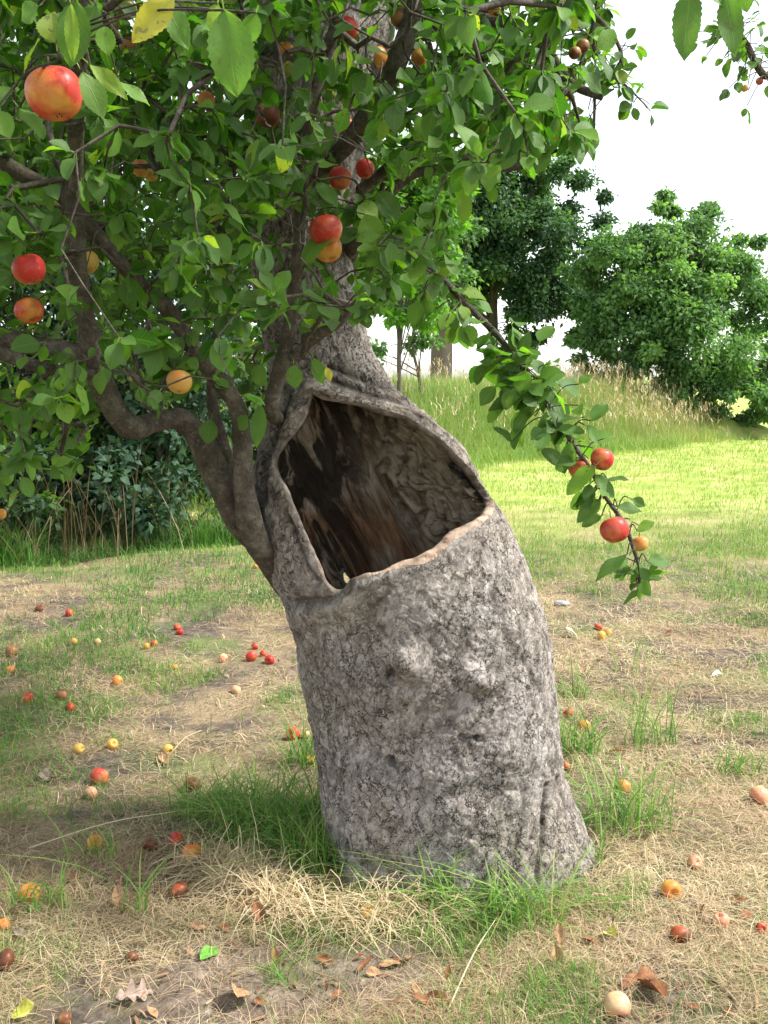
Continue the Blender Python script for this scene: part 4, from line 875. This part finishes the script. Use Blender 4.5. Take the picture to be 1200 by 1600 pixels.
HED = [('dense dark hazel shrub', -4.6, 8.7, 3.4, 1.2, 'at the far left of the hedge, cut by the frame edge'), ('tall dark shrub', -3.4, 9.6, 4.4, 1.25, 'second from the left in the hedge, behind the sloping limbs'), ('bluish green leaved shrub', -2.05, 9.5, 3.2, .95, 'left of the old trunk, its grey green leaves lowest'),
       ('thick dark shrub', -2.9, 10.9, 5.2, 1.3, 'at the back of the hedge, tallest of the row'), ('dark leafy shrub', -1.2, 12.0, 4.6, 1.05, 'directly behind the old trunk'), ('spreading dark shrub', -5.8, 10.4, 4.4, 1.4, 'behind the leftmost one, outermost in the hedge'), ('low leafy bush', -3.55, 8.55, 1.25, .75, 'low and in front of the tall ones, beside dry stalks')]
for k, (nm, x, y, h, r, where) in enumerate(HED):
    g = np.random.default_rng(500 + k); n = 9; z = np.linspace(.12, .9, n) * h
    bl = [(g.normal() * r * .35, g.normal() * r * .3, z[i], r * g.uniform(.6, .9), h * g.uniform(.11, .18)) for i in range(n)]
    far_tree('hedge_shrub', nm + ' ' + where, SG, (x, y), h, bl, HEDGE_LEAF if k != 2 else leaf_mat('grey green leaf', [(0, (.016, .045, .02)), (.6, (.03, .08, .036)), (1, (.08, .16, .085))], .25, (.06, .11, .07), .6, spots=False), 11000 if h > 2 else 4500, .085, 520 + k, .034, 3)

# ------------------------------------------------------------------ grass, straw, tall grass on the bank
def blades(B, H, W, lean, rn_, g, segs=3, flat=None, curve=1.0):
    K = len(B); az = g.uniform(0, 6.28, K); d = np.stack([np.cos(az), np.sin(az), 0 * az], -1); sd = np.stack([-d[:, 1], d[:, 0], 0 * az], -1)
    turn = g.normal(size=K) * .6; sd = sd * np.cos(turn)[:, None] + d * np.sin(turn)[:, None]
    s = np.linspace(0, 1, segs + 1); wv = np.interp(s, [0, .3, .75, 1], [.8, 1, .65, .06])
    x = lean[:, None] * H[:, None] * (s ** (1 + curve))[None]; z = H[:, None] * (s - .35 * np.minimum(lean, 1.6)[:, None] * s ** 2)
    if flat is not None: x = H[:, None] * s[None]; z = flat[:, None] * np.sin(np.pi * np.clip(s, 0, 1) * .9)[None] + .003
    P = B[:, None] + x[..., None] * d[:, None] + np.stack([0 * z, 0 * z, z], -1)
    if flat is not None:
        bend = g.normal(size=K)[:, None] * .22 * H[:, None] * (s ** 2)[None]; P = P + bend[..., None] * np.stack([-d[:, 1], d[:, 0], 0 * az], -1)[:, None]
    o = .5 * W[:, None, None] * wv[None, :, None] * sd[:, None]
    V = np.stack([P - o, P + o], 2).reshape(-1, 3); b = 2; i = np.arange(segs)[:, None] * b
    f = np.stack([i, i + 1, i + 3, i + 2], -1).reshape(-1, 4); F = (f[None] + (np.arange(K) * (segs + 1) * 2)[:, None, None]).reshape(-1, 4)
    Lf = np.stack([np.tile([-1., 1.], K * (segs + 1)), np.tile(np.repeat(s, 2), K), np.repeat(rn_, (segs + 1) * 2)], -1)
    return V, F, Lf
def scatter(n, dmin, dmax, g, half=.47, power=1.0):
    """points on the ground around the view, thinning with distance"""
    u = g.uniform(0, 1, n); d = dmin * (dmax / dmin) ** u if power == 1 else dmin + (dmax - dmin) * u
    x = d * g.uniform(-half, half, n); return x, d
def on_ground(x, y): return np.stack([x, y, ground_h(x, y)], -1)
def at_trunk(x, y): 
    c = np.array([cx[22], 3.0]); return (((x - c[0]) / (aa[22] * .98)) ** 2 + ((y - c[1]) / (bb[22] * .98)) ** 2) < 1
def bare(x, y):                             # 0..1: how bare the soil is
    p = np.stack([x, y], -1); v = .5 + .8 * fbm(p * 1.5, 3, 601)
    v += .9 * np.exp(-((x + .25) ** 2 / .12 + (y - 2.27) ** 2 / .035))      # worn patch in front of the trunk
    v += .35 * sstep(.2, -.8, x) * sstep(3.2, 3.9, y) * sstep(6.8, 5.6, y)
    return np.clip(v, 0, 1)
g = np.random.default_rng(61)
# dry straw and thatch lying on the ground
x, y = scatter(170000, 1.6, 11, g); cl_ = fbm(np.stack([x, y], -1) * 5.5, 3, 606); k = (g.random(len(x)) > -.02 + .95 * bare(x, y) ** 1.1 - .45 * cl_ - .12 * sstep(0, 1, x)) & ~at_trunk(x, y) & ((y < 7.5) | (g.random(len(x)) < .6)); x, y = x[k], y[k]; K = len(x)
sc_ = np.clip(y / 3.0, .75, 1.8)
tone = np.clip(.44 + .34 * fbm(np.stack([x, y], -1) * 3.5, 3, 602) + .10 * sstep(-.6, .9, x) + g.normal(size=K) * .2, 0, 1)
V_, F_, L_ = blades(on_ground(x, y), g.gamma(3, .020, K) + .015, g.uniform(.0010, .0026, K) * sc_, g.uniform(0, 1, K), tone, g, 3, flat=g.exponential(.010, K))
tag(mk('straw_litter', V_, F_, STRAW, None, L_), 'dry straw and cut grass lying over the orchard ground', 'straw', kind='stuff')
# short green grass, in patches
x, y = scatter(210000, 1.6, 10, g); p2 = np.stack([x, y], -1); gm = -.03 + fbm(p2 * 1.25, 3, 611) + .7 * fbm(p2 * 4.5, 2, 613) + .22 * sstep(5, 9, y) + .08 * sstep(.1, -.6, x) * sstep(2.6, 3.4, y) + .12 * sstep(-.5, -1.6, x) - .32 * sstep(.1, .9, x) * sstep(6.0, 4.6, y) - .12 * sstep(3.0, 2.4, y) - .45 * np.exp(-((x + .25) ** 2 / .2 + (y - 2.25) ** 2 / .1))
k = (g.random(len(x)) < np.clip(.12 + 2.0 * gm, .03, .98)) & ~at_trunk(x, y); x, y = x[k], y[k]; K = len(x); sc_ = np.clip(y / 3.0, .8, 2.2)
H = g.gamma(4, .0105, K) * (1 + .5 * sstep(6, 9, y)); tone = np.clip(.42 + .3 * vn(p2[k] * 3, 612) + .15 * sstep(0, 1.5, x) + g.normal(size=K) * .18, 0, 1)
V_, F_, L_ = blades(on_ground(x, y), H, g.uniform(.0012, .0026, K) * sc_, g.uniform(.1, 1.0, K), tone, g, 3)
tag(mk('short_grass', V_, F_, GREEN_BLADE, None, L_), 'short patchy green grass on the worn orchard ground', 'grass', kind='stuff')
# the mown meadow farther out
x, y = scatter(120000, 6.0, 45, g, .6); k = (bank_s(x, y) < .2) & (g.random(len(x)) < (.12 + .9 * sstep(6.5, 12, y)) * (.35 + .65 * sstep(-.3, .15, fbm(np.stack([x * .9, y * .5], -1), 3, 622) + .45 * sstep(9, 15, y)))) & ~((x < -.3) & (y < 8.2)); x, y = x[k], y[k]; K = len(x); sc_ = np.clip(y / 4, 1, 9)
tone = np.clip(.44 + .5 * fbm(np.stack([x * .8, y * .35], -1), 3, 621) + g.normal(size=K) * .16, 0, 1)
V_, F_, L_ = blades(on_ground(x, y), g.uniform(.03, .075, K) * np.clip(y / 12, 1, 1.6), .0026 * sc_, g.uniform(.1, .9, K), tone, g, 2)
tag(mk('meadow_grass', V_, F_, MEADOW_BLADE, None, L_), 'bright yellow green mown meadow grass', 'grass', kind='stuff')
# tall seeding grass on the bank
t = g.uniform(0, 1, 95000); P = np.stack([np.interp(t, [0, .22, .62, 1], BANK[:, 0]), np.interp(t, [0, .22, .62, 1], BANK[:, 1])], -1)
nrm2 = nrm(np.array([[-.7, .7]])); P = P + nrm2 * g.uniform(-.25, 4.5, len(t))[:, None] + g.normal(size=P.shape) * .25; x, y = P.T; s = bank_s(x, y); k = (s > -.25 + .55 * vn(P * 1.3, 631) - .5 * g.random(len(x)) ** 3) & (x < 10) & (y > 7.6) & ~((x < -1.4) & (y < 11)); x, y = x[k], y[k]; K = len(x)
tone = np.clip(.34 + .30 * fbm(np.stack([x, y], -1) * .7, 3, 632) + .18 * sstep(2.5, 7, x) + g.normal(size=K) * .16, 0, 1)
H = g.uniform(.35, .85, K) * (.55 + .4 * sstep(-.2, .8, bank_s(x, y)))
V_, F_, L_ = blades(on_ground(x, y), H, g.uniform(.006, .014, K), g.uniform(.1, 1.0, K), tone, g, 3)
tag(mk('bank_grass', V_, F_, BANK_BLADE, None, L_), 'tall pale seeding grass covering the bank', 'grass', kind='stuff')
t = g.uniform(0, 1, 9000); P = np.stack([np.interp(t, [0, .22, .62, 1], BANK[:, 0]), np.interp(t, [0, .22, .62, 1], BANK[:, 1])], -1) + nrm2 * g.uniform(-.1, 4, len(t))[:, None] + g.normal(size=(len(t), 2)) * .3
x, y = P.T; k = (bank_s(x, y) > -.1) & (x < 9.6) & (x > -.5) & (g.random(len(x)) < .25 + .75 * sstep(2.5, 6, x)); x, y = x[k], y[k]; K = len(x)
o_ = on_ground(x, y); H = g.uniform(.55, 1.05, K); az = g.uniform(0, 6.28, K); ln = g.uniform(.05, .35, K); hd_ = []
V_, F_, L_ = blades(o_, H, g.uniform(.003, .006, K), g.uniform(.05, .5, K), g.uniform(.3, .9, K), g, 3); hd_.append((V_, F_, L_))
tips = V_.reshape(K, 4, 2, 3)[:, 3].mean(1)
for q in range(3):                                 # loose seed heads at the tips
    V_, F_, L_ = blades(tips - [0, 0, .03] - np.array([0, 0, .05]) * q, g.uniform(.07, .15, K), g.uniform(.010, .022, K), g.uniform(.3, 1.2, K), g.uniform(.35, 1, K), g, 2); hd_.append((V_, F_, L_))
V_, F_, L_ = join(hd_); tag(mk('seed_heads', V_, F_, STRAW, None, L_), 'pale feathery seed heads of the bank grass', 'grass', kind='stuff')
# undergrowth at the foot of the hedge: long grass and dry stalks
x = g.uniform(-5.5, -.7, 9000); y = np.interp(x, [-5.5, -3.3, -1.9, -.7], [6.6, 7.8, 8.5, 9.4]) + np.abs(g.normal(size=9000)) * .55 - .15; K = len(x)
tone = np.clip(.18 + .3 * vn(np.stack([x, y], -1) * 2, 641) + g.normal(size=K) * .15, 0, 1)
dn = sstep(-.35, .3, vn(np.stack([x, y], -1) * 1.6, 643)); V_, F_, L_ = blades(on_ground(x, y), g.gamma(5, .05, K) * (.35 + .8 * dn), g.uniform(.004, .009, K), g.uniform(.1, 1.1, K), tone, g, 3)
tag(mk('undergrowth', V_, F_, GREEN_BLADE, None, L_), 'long grass at the foot of the dark hedge', 'grass', kind='stuff')
x = g.uniform(-4.6, -1.5, 190) + .25 * g.normal(size=190); y = np.interp(x, [-5.5, -3.3, -1.9, -.7], [6.7, 7.9, 8.5, 9.4]) + g.normal(size=190) * .18; K = 190
V_, F_, L_ = blades(on_ground(x, y), g.uniform(.4, 1.15, K), g.uniform(.004, .008, K), g.uniform(.05, .9, K), g.uniform(.0, .25, K), g, 4, curve=.3)
tag(mk('dry_stalks', V_, F_, STRAW, None, L_), 'thin dry stalks leaning out of the hedge foot', 'stalks', kind='stuff')

# crumbs of dead leaves between the straw
LITTER = blade_mat('leaf crumbs', [(0, (.06, .03, .018)), (.4, (.17, .08, .04)), (.75, (.32, .19, .10)), (1, (.46, .34, .22))], .1)
x, y = scatter(3800, 1.7, 8, g); k = ~at_trunk(x, y) & (g.random(len(x)) < .4 + .4 * sstep(-.3, .4, fbm(np.stack([x, y], -1) * 1.7, 3, 651))); x, y = x[k], y[k]; K = len(x)
V_, F_, L_ = blades(on_ground(x, y) + [0, 0, .004], g.gamma(3, .0065, K) + .006, g.uniform(.003, .011, K), g.uniform(0, 1, K), g.uniform(0, 1, K), g, 3, flat=g.exponential(.004, K))
tag(mk('leaf_litter', V_, F_, LITTER, None, L_), 'crumbled brown bits of dead leaves strewn on the ground', 'litter', kind='stuff')
# tufts of long grass about the trunk's foot and beside it: each a thing
def tuft(px, py, rad, num, h, label, mat=GREEN_BLADE, name='grass_tuft', lean=(.2, 1.3), wd=(.0022, .0042), tone=(.25, .75), ax=.6):
    c = Gd(px, py); a = g.uniform(0, 6.28, num); r_ = rad * np.sqrt(g.uniform(0, 1, num)); x = c[0] + r_ * np.cos(a); y = c[1] + r_ * ax * np.sin(a)
    k = ~at_trunk(x, y); x, y = x[k], y[k]; K = len(x); o = np.array([c[0], c[1], float(ground_h(c[0], c[1]))])
    V_, F_, L_ = blades(on_ground(x, y) - o - [0, 0, .004], g.uniform(*h, K), g.uniform(*wd, K), g.uniform(*lean, K), g.uniform(*tone, K), g, 5)
    ob = mk(name, V_, F_, mat, None, L_); ob.location = tuple(o); tag(ob, label, 'grass', 'grass tufts round the apple trunk' if name == 'grass_tuft' else None)
GT = [(340, 1275, .16, 300, (.06, .17), 'wide green grass tuft left of the trunk behind the straw heap'), (430, 1305, .20, 620, (.08, .22), 'long bent green grass tuft against the left foot of the trunk'), (520, 1360, .16, 420, (.07, .20), 'green tuft pressed between trunk base and straw heap'),
      (480, 1200, .08, 110, (.08, .22), 'narrow tuft by the shaded left edge of the trunk'), (745, 1425, .15, 100, (.08, .22), 'green tuft in front of the trunk base, right of middle'), (820, 1450, .13, 100, (.10, .24), 'thin long bladed tuft in the right foreground of the trunk'), (890, 1360, .10, 160, (.10, .24), 'upright tuft at the right root of the trunk'),
      (700, 1420, .10, 60, (.08, .2), 'sparse tuft touching the front of the trunk base'), (975, 1300, .16, 150, (.10, .30), 'tall loose tuft right of the trunk root'), (1020, 1165, .13, 70, (.12, .32), 'few tall upright blades at mid right beyond the root'), (905, 1180, .10, 110, (.10, .28), 'tall tuft along the right edge of the trunk'),
      (895, 1080, .08, 50, (.10, .25), 'small tuft beside the trunk near two fallen apples'), (985, 1050, .10, 14, (.15, .35), 'lone pair of tall blades right of the trunk'), (215, 1430, .05, 7, (.12, .26), 'few broad arching blades in the left foreground'), (150, 1340, .10, 30, (.06, .16), 'thin tuft at left beside an orange apple'), (60, 1420, .09, 60, (.04, .12), 'short tuft at the left edge beside an orange apple'), (435, 1540, .06, 25, (.03, .1), 'tiny tuft in the bare front soil'), (1150, 1215, .10, 60, (.05, .14), 'short tuft at the right edge beside a pale apple')]
for t_ in GT: tuft(*t_[:4], (t_[4][0] * 1.15, t_[4][1] * 1.3), t_[5], wd=(.005, .0085) if 'broad' in t_[5] else (.0028, .0055), tone=(.2, 1.0), lean=(.3, 2.0) if t_[2] > .12 and 'tall' not in t_[5] else (.2, 1.5))
# the heap of dry straw curving in front of the tuft
num = 1500; t = g.uniform(0, 1, num); hp = np.array([Gd(*k)[:2] for k in ((318, 1340), (385, 1385), (440, 1430), (560, 1440), (690, 1425))])
hx = np.interp(t, np.linspace(0, 1, 5), hp[:, 0]) + g.normal(size=num) * .045; hy = np.interp(t, np.linspace(0, 1, 5), hp[:, 1]) + g.normal(size=num) * .045
k = ~at_trunk(hx, hy); hx, hy = hx[k], hy[k]; K = len(hx); B = on_ground(hx, hy); B[:, 2] += np.abs(g.normal(size=K)) * .028 * np.exp(-((t[k] - .45) / .35) ** 2)
V_, F_, L_ = blades(B, g.uniform(.06, .24, K), g.uniform(.002, .0042, K), g.uniform(0, 1, K), g.uniform(.5, 1, K), g, 4, flat=g.exponential(.022, K))
tag(mk('straw_heap', V_, F_, STRAW, None, L_), 'curved heap of pale dry straw left of the trunk base', 'straw', kind='stuff')
for (x0, y0, x1, y1, lb) in ((700, 1598, 775, 1462, 'long pale straw stalk slanting in the front, right of middle'), (600, 1345, 700, 1440, 'pale bent stalk leaning on the trunk base'), (265, 1178, 315, 1162, 'pale stalk lying left, near a yellow apple'), (45, 1330, 290, 1290, 'long thin stalk lying across the left foreground')):
    a, b_ = Gd(x0, y0), Gd(x1, y1); a[2] = float(ground_h(a[0], a[1])) + .004; b_[2] = float(ground_h(b_[0], b_[1])) + .05; m_ = (a + b_) / 2 + [0, 0, .02]
    P = smooth_path([a, m_, b_], 6); V_, F_, L_ = tube(P - a, np.linspace(.0022, .001, len(P)), 6); L_ = L_ * 0 + [0, .3, .95]
    o = mk('straw_stalk', V_, F_, STRAW, None, L_); o.location = tuple(a); tag(o, lb, 'stalk', 'single straw stalks')

# ------------------------------------------------------------------ fallen apples: photo x, y of the middle, size in pixels, kind, label
FALL = [(62, 957, 13, 'rotten', 'brownish red fallen apple farthest back at the left, beside a stick'), (108, 963, 13, 'red', 'small red fallen apple far back left, right of a brownish one'), (277, 983, 12, 'red', 'red fallen apple of a far pair, the rear one'), (281, 991, 11, 'red', 'red fallen apple of a far pair, the front one'),
 (241, 1010, 12, 'red', 'purplish red fallen apple touching an orange one, far left of trunk'), (229, 1015, 11, 'orange', 'orange fallen apple touching a purplish one'), (18, 1019, 19, 'brown', 'yellow brown fallen apple at the left edge'), (117, 1010, 12, 'yellow', 'yellow fallen apple, left one of a far pale pair'), (153, 1011, 11, 'pale', 'pinkish pale fallen apple, right one of a far pale pair'),
 (17, 1053, 14, 'orange', 'bright orange fallen apple at the left edge below a yellow brown one'), (348, 1026, 16, 'pale', 'peach coloured fallen apple left of the cluster beside the trunk'), (398, 1011, 12, 'red', 'rearmost red apple in the cluster left of the trunk'), (393, 1026, 18, 'big', 'red and yellow apple in the cluster left of the trunk'), (411, 1021, 11, 'red', 'small pinkish apple in the middle of the cluster'),
 (421, 1031, 16, 'red', 'round red apple at the right end of the cluster'), (273, 1043, 11, 'orange', 'small orange apple alone on dark soil, left of the peach one'), (183, 1067, 17, 'orange', 'orange red apple lying on bare dark soil'), (368, 1072, 16, 'pale', 'pinkish apple below the cluster, near the trunk'), (43, 1097, 17, 'red', 'dull red apple at left, leftmost of three'), (96, 1088, 19, 'brown', 'orange brown apple at left, rear of three'), (110, 1103, 16, 'red', 'red apple with a brown side, right of the orange brown one'),
 (122, 1167, 18, 'yellow', 'yellow orange apple lying left beside a pale stalk'), (175, 1161, 18, 'yellow', 'dull yellow apple right of a pale stalk'), (262, 1168, 17, 'yellow', 'cream yellow apple above a dry tan leaf'), (458, 1148, 22, 'big', 'dark red and white apple at the left edge of the trunk'), (478, 1152, 14, 'pale', 'small pinkish apple touching the trunk, beside a dark red one'), (485, 1193, 16, 'yellow', 'yellow apple hidden in grass at the trunk edge'), (400, 884, 9, 'orange', 'orange fallen apple behind the sloping trunk, farthest of all'),
 (155, 1212, 28, 'red', 'shiny red apple in the left foreground with a pale one before it'), (142, 1237, 20, 'pale', 'yellow pale apple in front of the shiny red one'), (300, 1226, 26, 'rotten', 'squashed dark red apple beside the green tuft'), (147, 1315, 25, 'orange', 'orange apple at left between crossing stalks'), (276, 1318, 23, 'red', 'red apple leaning on an orange one near the straw heap'), (300, 1332, 31, 'orange', 'orange brown apple by the left end of the straw heap'), (234, 1326, 25, 'rotten', 'rotten dark apple with a pale bitten top, left foreground'),
 (46, 1400, 35, 'orange', 'large orange apple in the left foreground beside a short tuft'), (8, 1503, 32, 'rotten', 'red brown apple cut by the left frame edge'), (205, 1495, 22, 'rotten', 'small bright orange red rotten apple in the front left'), (280, 1392, 32, 'rotten', 'flat collapsed orange brown apple left of the straw heap'), (100, 1592, 14, 'brown', 'tiny brown apple at the bottom edge'), (5, 1455, 14, 'orange', 'orange apple piece at the left edge'),
 (975, 1230, 23, 'orange', 'orange red apple behind tall blades right of the root'), (1187, 1250, 30, 'pale', 'pale peach apple at the right frame edge'), (1086, 1351, 22, 'pale', 'pinkish pale apple at right, half sunk in dry grass'), (1048, 1397, 31, 'orange', 'golden orange apple in the right foreground'), (1063, 1463, 29, 'rotten', 'half rotten apple, dark red top and orange below, right foreground'), (1128, 1437, 24, 'pale', 'peach apple at right with a green leaf beside it'), (1191, 1447, 17, 'rotten', 'small red brown apple at the right edge'), (965, 1571, 42, 'pale', 'large cream apple at the bottom right beside curled brown leaves'),
 (935, 982, 13, 'red', 'reddish apple, rear one of three behind the trunk at right'), (940, 993, 15, 'yellow', 'yellow apple, front one of three at right'), (949, 987, 14, 'orange', 'orange apple, right one of three'), (888, 1107, 15, 'red', 'red apple close to the right edge of the trunk'), (913, 1125, 20, 'orange', 'orange yellow apple right of a red one by the trunk'), (884, 1200, 13, 'red', 'small red apple touching the right root, low in grass'), (574, 1430, 24, 'yellow', 'pale yellow apple sunk in the straw heap'), (848, 1140, 1, None, '')]
g2 = np.random.default_rng(77)
for k, (x, y, d, kind, lb) in enumerate(FALL):
    if not kind: continue
    p = Gd(x, y); dep = (p - CAMP) @ FWD; r = d * dep / FPX / 2; r = min(max(r, .017), .036); p = Gd(x, y + d * .42)
    ax_ = nrm(g2.normal(size=3) + np.array([0, -.35, .1])); sq = .92 if kind != 'rotten' else .74
    make_apple((p[0], p[1] + r * .25, float(ground_h(p[0], p[1])) + r * .66), r, kind, lb, 'fallen apples on the ground', ax_, .5 if d > 16 else 0, 700 + k, d > 16, sq)

# ------------------------------------------------------------------ fallen leaves, stone, twig
FL = [(412, 1453, 32, 'brown', 'upright curled brown leaf in front of the straw heap'), (383, 1430, 28, 'brown', 'brown leaf on the left part of the straw heap'), (306, 1461, 22, 'tan', 'tan leaf left of the green leaf, rear of two'), (316, 1469, 20, 'tan', 'thin tan leaf left above the green leaf'), (352, 1463, 18, 'brown', 'small dark leaf above the green leaf'), (505, 1514, 26, 'brown', 'brown leaf in the middle of the bare front soil'), (516, 1520, 18, 'tan', 'small tan leaf touching a brown one in the middle front'),
 (561, 1510, 16, 'brown', 'little brown leaf just below the straw heap'), (572, 1531, 24, 'brown', 'dark brown leaf, lower left of a front trio'), (583, 1538, 22, 'tan', 'tan tipped leaf, bottom of a front trio'), (608, 1526, 32, 'tan', 'tan curled leaf, middle of the front row'), (620, 1521, 18, 'brown', 'brown leaf touching a tan curled one'), (640, 1518, 26, 'tan', 'tan leaf, right end of the front row'), (697, 1546, 20, 'brown', 'brown leaf standing by the long straw stalk'),
 (660, 1588, 28, 'brown', 'orange brown leaf at the bottom edge, left of two'), (683, 1580, 42, 'brown', 'large curled brown leaf pair at the bottom edge'), (650, 1566, 20, 'tan', 'small pale tan leaf above the large curled pair'), (530, 1582, 22, 'brown', 'dull leaf at the bottom middle'), (432, 1524, 24, 'brown', 'small upright brown leaf on bare soil'), (370, 1584, 60, 'tan', 'biggest tan leaf lying at the bottom edge'), (405, 1582, 18, 'brown', 'small brown leaf right of the biggest tan one'),
 (186, 1414, 32, 'tan', 'tan pointed leaf in the left foreground below arching blades'), (117, 1377, 24, 'brown', 'brown curled leaf right above a large orange apple'), (20, 1441, 26, 'brown', 'reddish brown leaf at the left edge'), (210, 1566, 52, 'pale', 'pale pinkish lobed leaf at the bottom left'), (237, 1592, 24, 'tan', 'tan leaf at the bottom edge beside the pale one'), (33, 1474, 24, 'grey', 'grey brown leaf at the left among straw'), (70, 1215, 24, 'grey', 'grey brown leaf, left of a shiny red apple'), (80, 1220, 18, 'grey', 'smaller grey leaf touching another at left'), (255, 1188, 26, 'tan', 'dry tan leaf below a cream yellow apple'),
 (1022, 1562, 48, 'brown', 'large curled brown leaf right of the cream apple'), (985, 1548, 32, 'brown', 'folded brown leaf behind the cream apple'), (1012, 1540, 32, 'brown', 'reddish leaf above the large curled one at right'), (877, 1492, 30, 'tan', 'upright tan leaf in the grass right of the trunk front'), (870, 1526, 26, 'tan', 'pale tan leaf below an upright one'), (1093, 1433, 26, 'brown', 'brown leaf left of a peach apple'), (1152, 1413, 26, 'brown', 'brown leaf right above a peach apple'), (1166, 1437, 24, 'brown', 'dark red brown leaf right of a peach apple'), (920, 1482, 26, 'brown', 'dark shrivelled leaf at right in dry grass'), (954, 1475, 26, 'yellow', 'pale yellow leaf beside a dark shrivelled one'), (1086, 1580, 24, 'brown', 'brown leaf at the bottom right near the twig'), (1138, 1583, 22, 'brown', 'reddish leaf at the bottom right under the twig'),
 (327, 1508, 36, 'green', 'fresh green leaf lying on the bare front soil'), (1120, 1056, 17, 'white', 'whitish leaf lying at mid right'), (892, 998, 22, 'white', 'pale crumpled leaf beside the trunk at right'), (940, 1035, 16, 'brown', 'small brown leaf right of the trunk below three apples'), (38, 1597, 34, 'yellow', 'yellow leaf cut by the bottom edge at left'), (186, 1000, 1, None, ''), (232, 1078, 9, 'white', 'tiny whitish leaf on dark soil at left'), (1045, 992, 14, 'brown', 'brown leaf at mid right on straw'), (965, 1180, 26, 'brown', 'dark brown leaf right of the trunk in tall grass'), (1100, 1360, 1, None, ''), (430, 1260, 1, None, ''), (57, 1430, 26, 'green', 'green leaf blade at left beside the large orange apple')]
for k, (x, y, d, kind, lb) in enumerate(FL):
    if not kind: continue
    p = Gd(x, y); dep = (p - CAMP) @ FWD; L = min(d * dep / FPX * 1.15, .11); az = g2.uniform(0, 6.28); d3 = np.array([math.cos(az), math.sin(az), g2.uniform(0, .35)])
    n3 = nrm(np.array([g2.normal() * .3, -.35 + g2.normal() * .3, 1.0])); up_ = 'upright' in lb or 'standing' in lb; lob = 'lobed' in lb
    if kind == 'green' and d > 30: d3 = np.array([-.5, -.85, .12]); n3 = np.array([0, -.25, 1.0])
    if up_: d3 = np.array([.2 * g2.normal(), .1, 1.0]); n3 = np.array([.2, -1, .2])
    V_, F_, L_ = leaf_mesh([(np.zeros(3) - d3 * L * (.5 if not up_ else 0), d3, n3, L, L * (.62 if kind in ('green', 'yellow') else g2.uniform(.42, .7)), .5, g2.uniform(.3, .9) if kind != 'green' else .15, g2.uniform(-.6, .9) if kind != 'green' else .1)], True, lob)
    z0 = float(ground_h(p[0], p[1])); lo = V_[:, 2].min(); o = mk('fallen_leaf', V_, F_, DL[kind], None, L_); o.location = (p[0], p[1], z0 - lo + .004)
    tag(o, lb, 'leaf', 'fallen leaves on the ground')
def lump(name, px, py, dpx, mat, label, cat, sq=.45, seed=1):
    p = Gd(px, py); r = dpx * ((p - CAMP) @ FWD) / FPX / 2; V, F = apple_body(seed, 28, 20, 1.0); V = V * (1 + .25 * fbm(V * 1.8, 3, seed)[:, None]) * np.array([1, .8, sq]) * r
    t_ = np.linspace(0, np.pi, 20); o = mk(name, V, F, mat); o.location = (p[0], p[1], float(ground_h(p[0], p[1])) + r * sq * .3); tag(o, label, cat)
lump('stone', 878, 945, 24, STONE, 'small flat grey stone lying right of the trunk beyond the apples', 'stone', .4, 31)
a = [Gd(1108, 1535), Gd(1128, 1552), Gd(1146, 1568), Gd(1150, 1580)]
for q in a: q[2] = float(ground_h(q[0], q[1])) + .012
P = smooth_path(a, 5); V_, F_, L_ = tube(P - a[0], np.linspace(.006, .003, len(P)), 8, .25, 9)
o = mk('twig', V_, F_, STEM, None, L_); o.location = tuple(a[0]); tag(o, 'dark fallen twig lying in the bottom right corner', 'twig')
p = R(902, 592, 25); z0 = float(ground_h(p[0], p[1])); o = empty('marker_post', (p[0], p[1], z0)); tag(o, 'small blue marker showing above the bank grass under the dark oak', 'marker')
V_, F_, _ = tube(np.array([[0, 0, -.1], [0, 0, p[2] - z0 + .0]]), .03, 8); mk('post', V_, F_, TRUNKB, o)
h_ = .085; zc = p[2] - z0 + .02; bx = np.array([[sx * h_, sy * .035, zc + sz * .12] for sx in (-1, 1) for sy in (-1, 1) for sz in (-1, 1)])
mk('board', bx, np.array([[0, 1, 3, 2], [4, 6, 7, 5], [0, 4, 5, 1], [2, 3, 7, 6], [0, 2, 6, 4], [1, 5, 7, 3]]), BLUE, o, smooth=False)
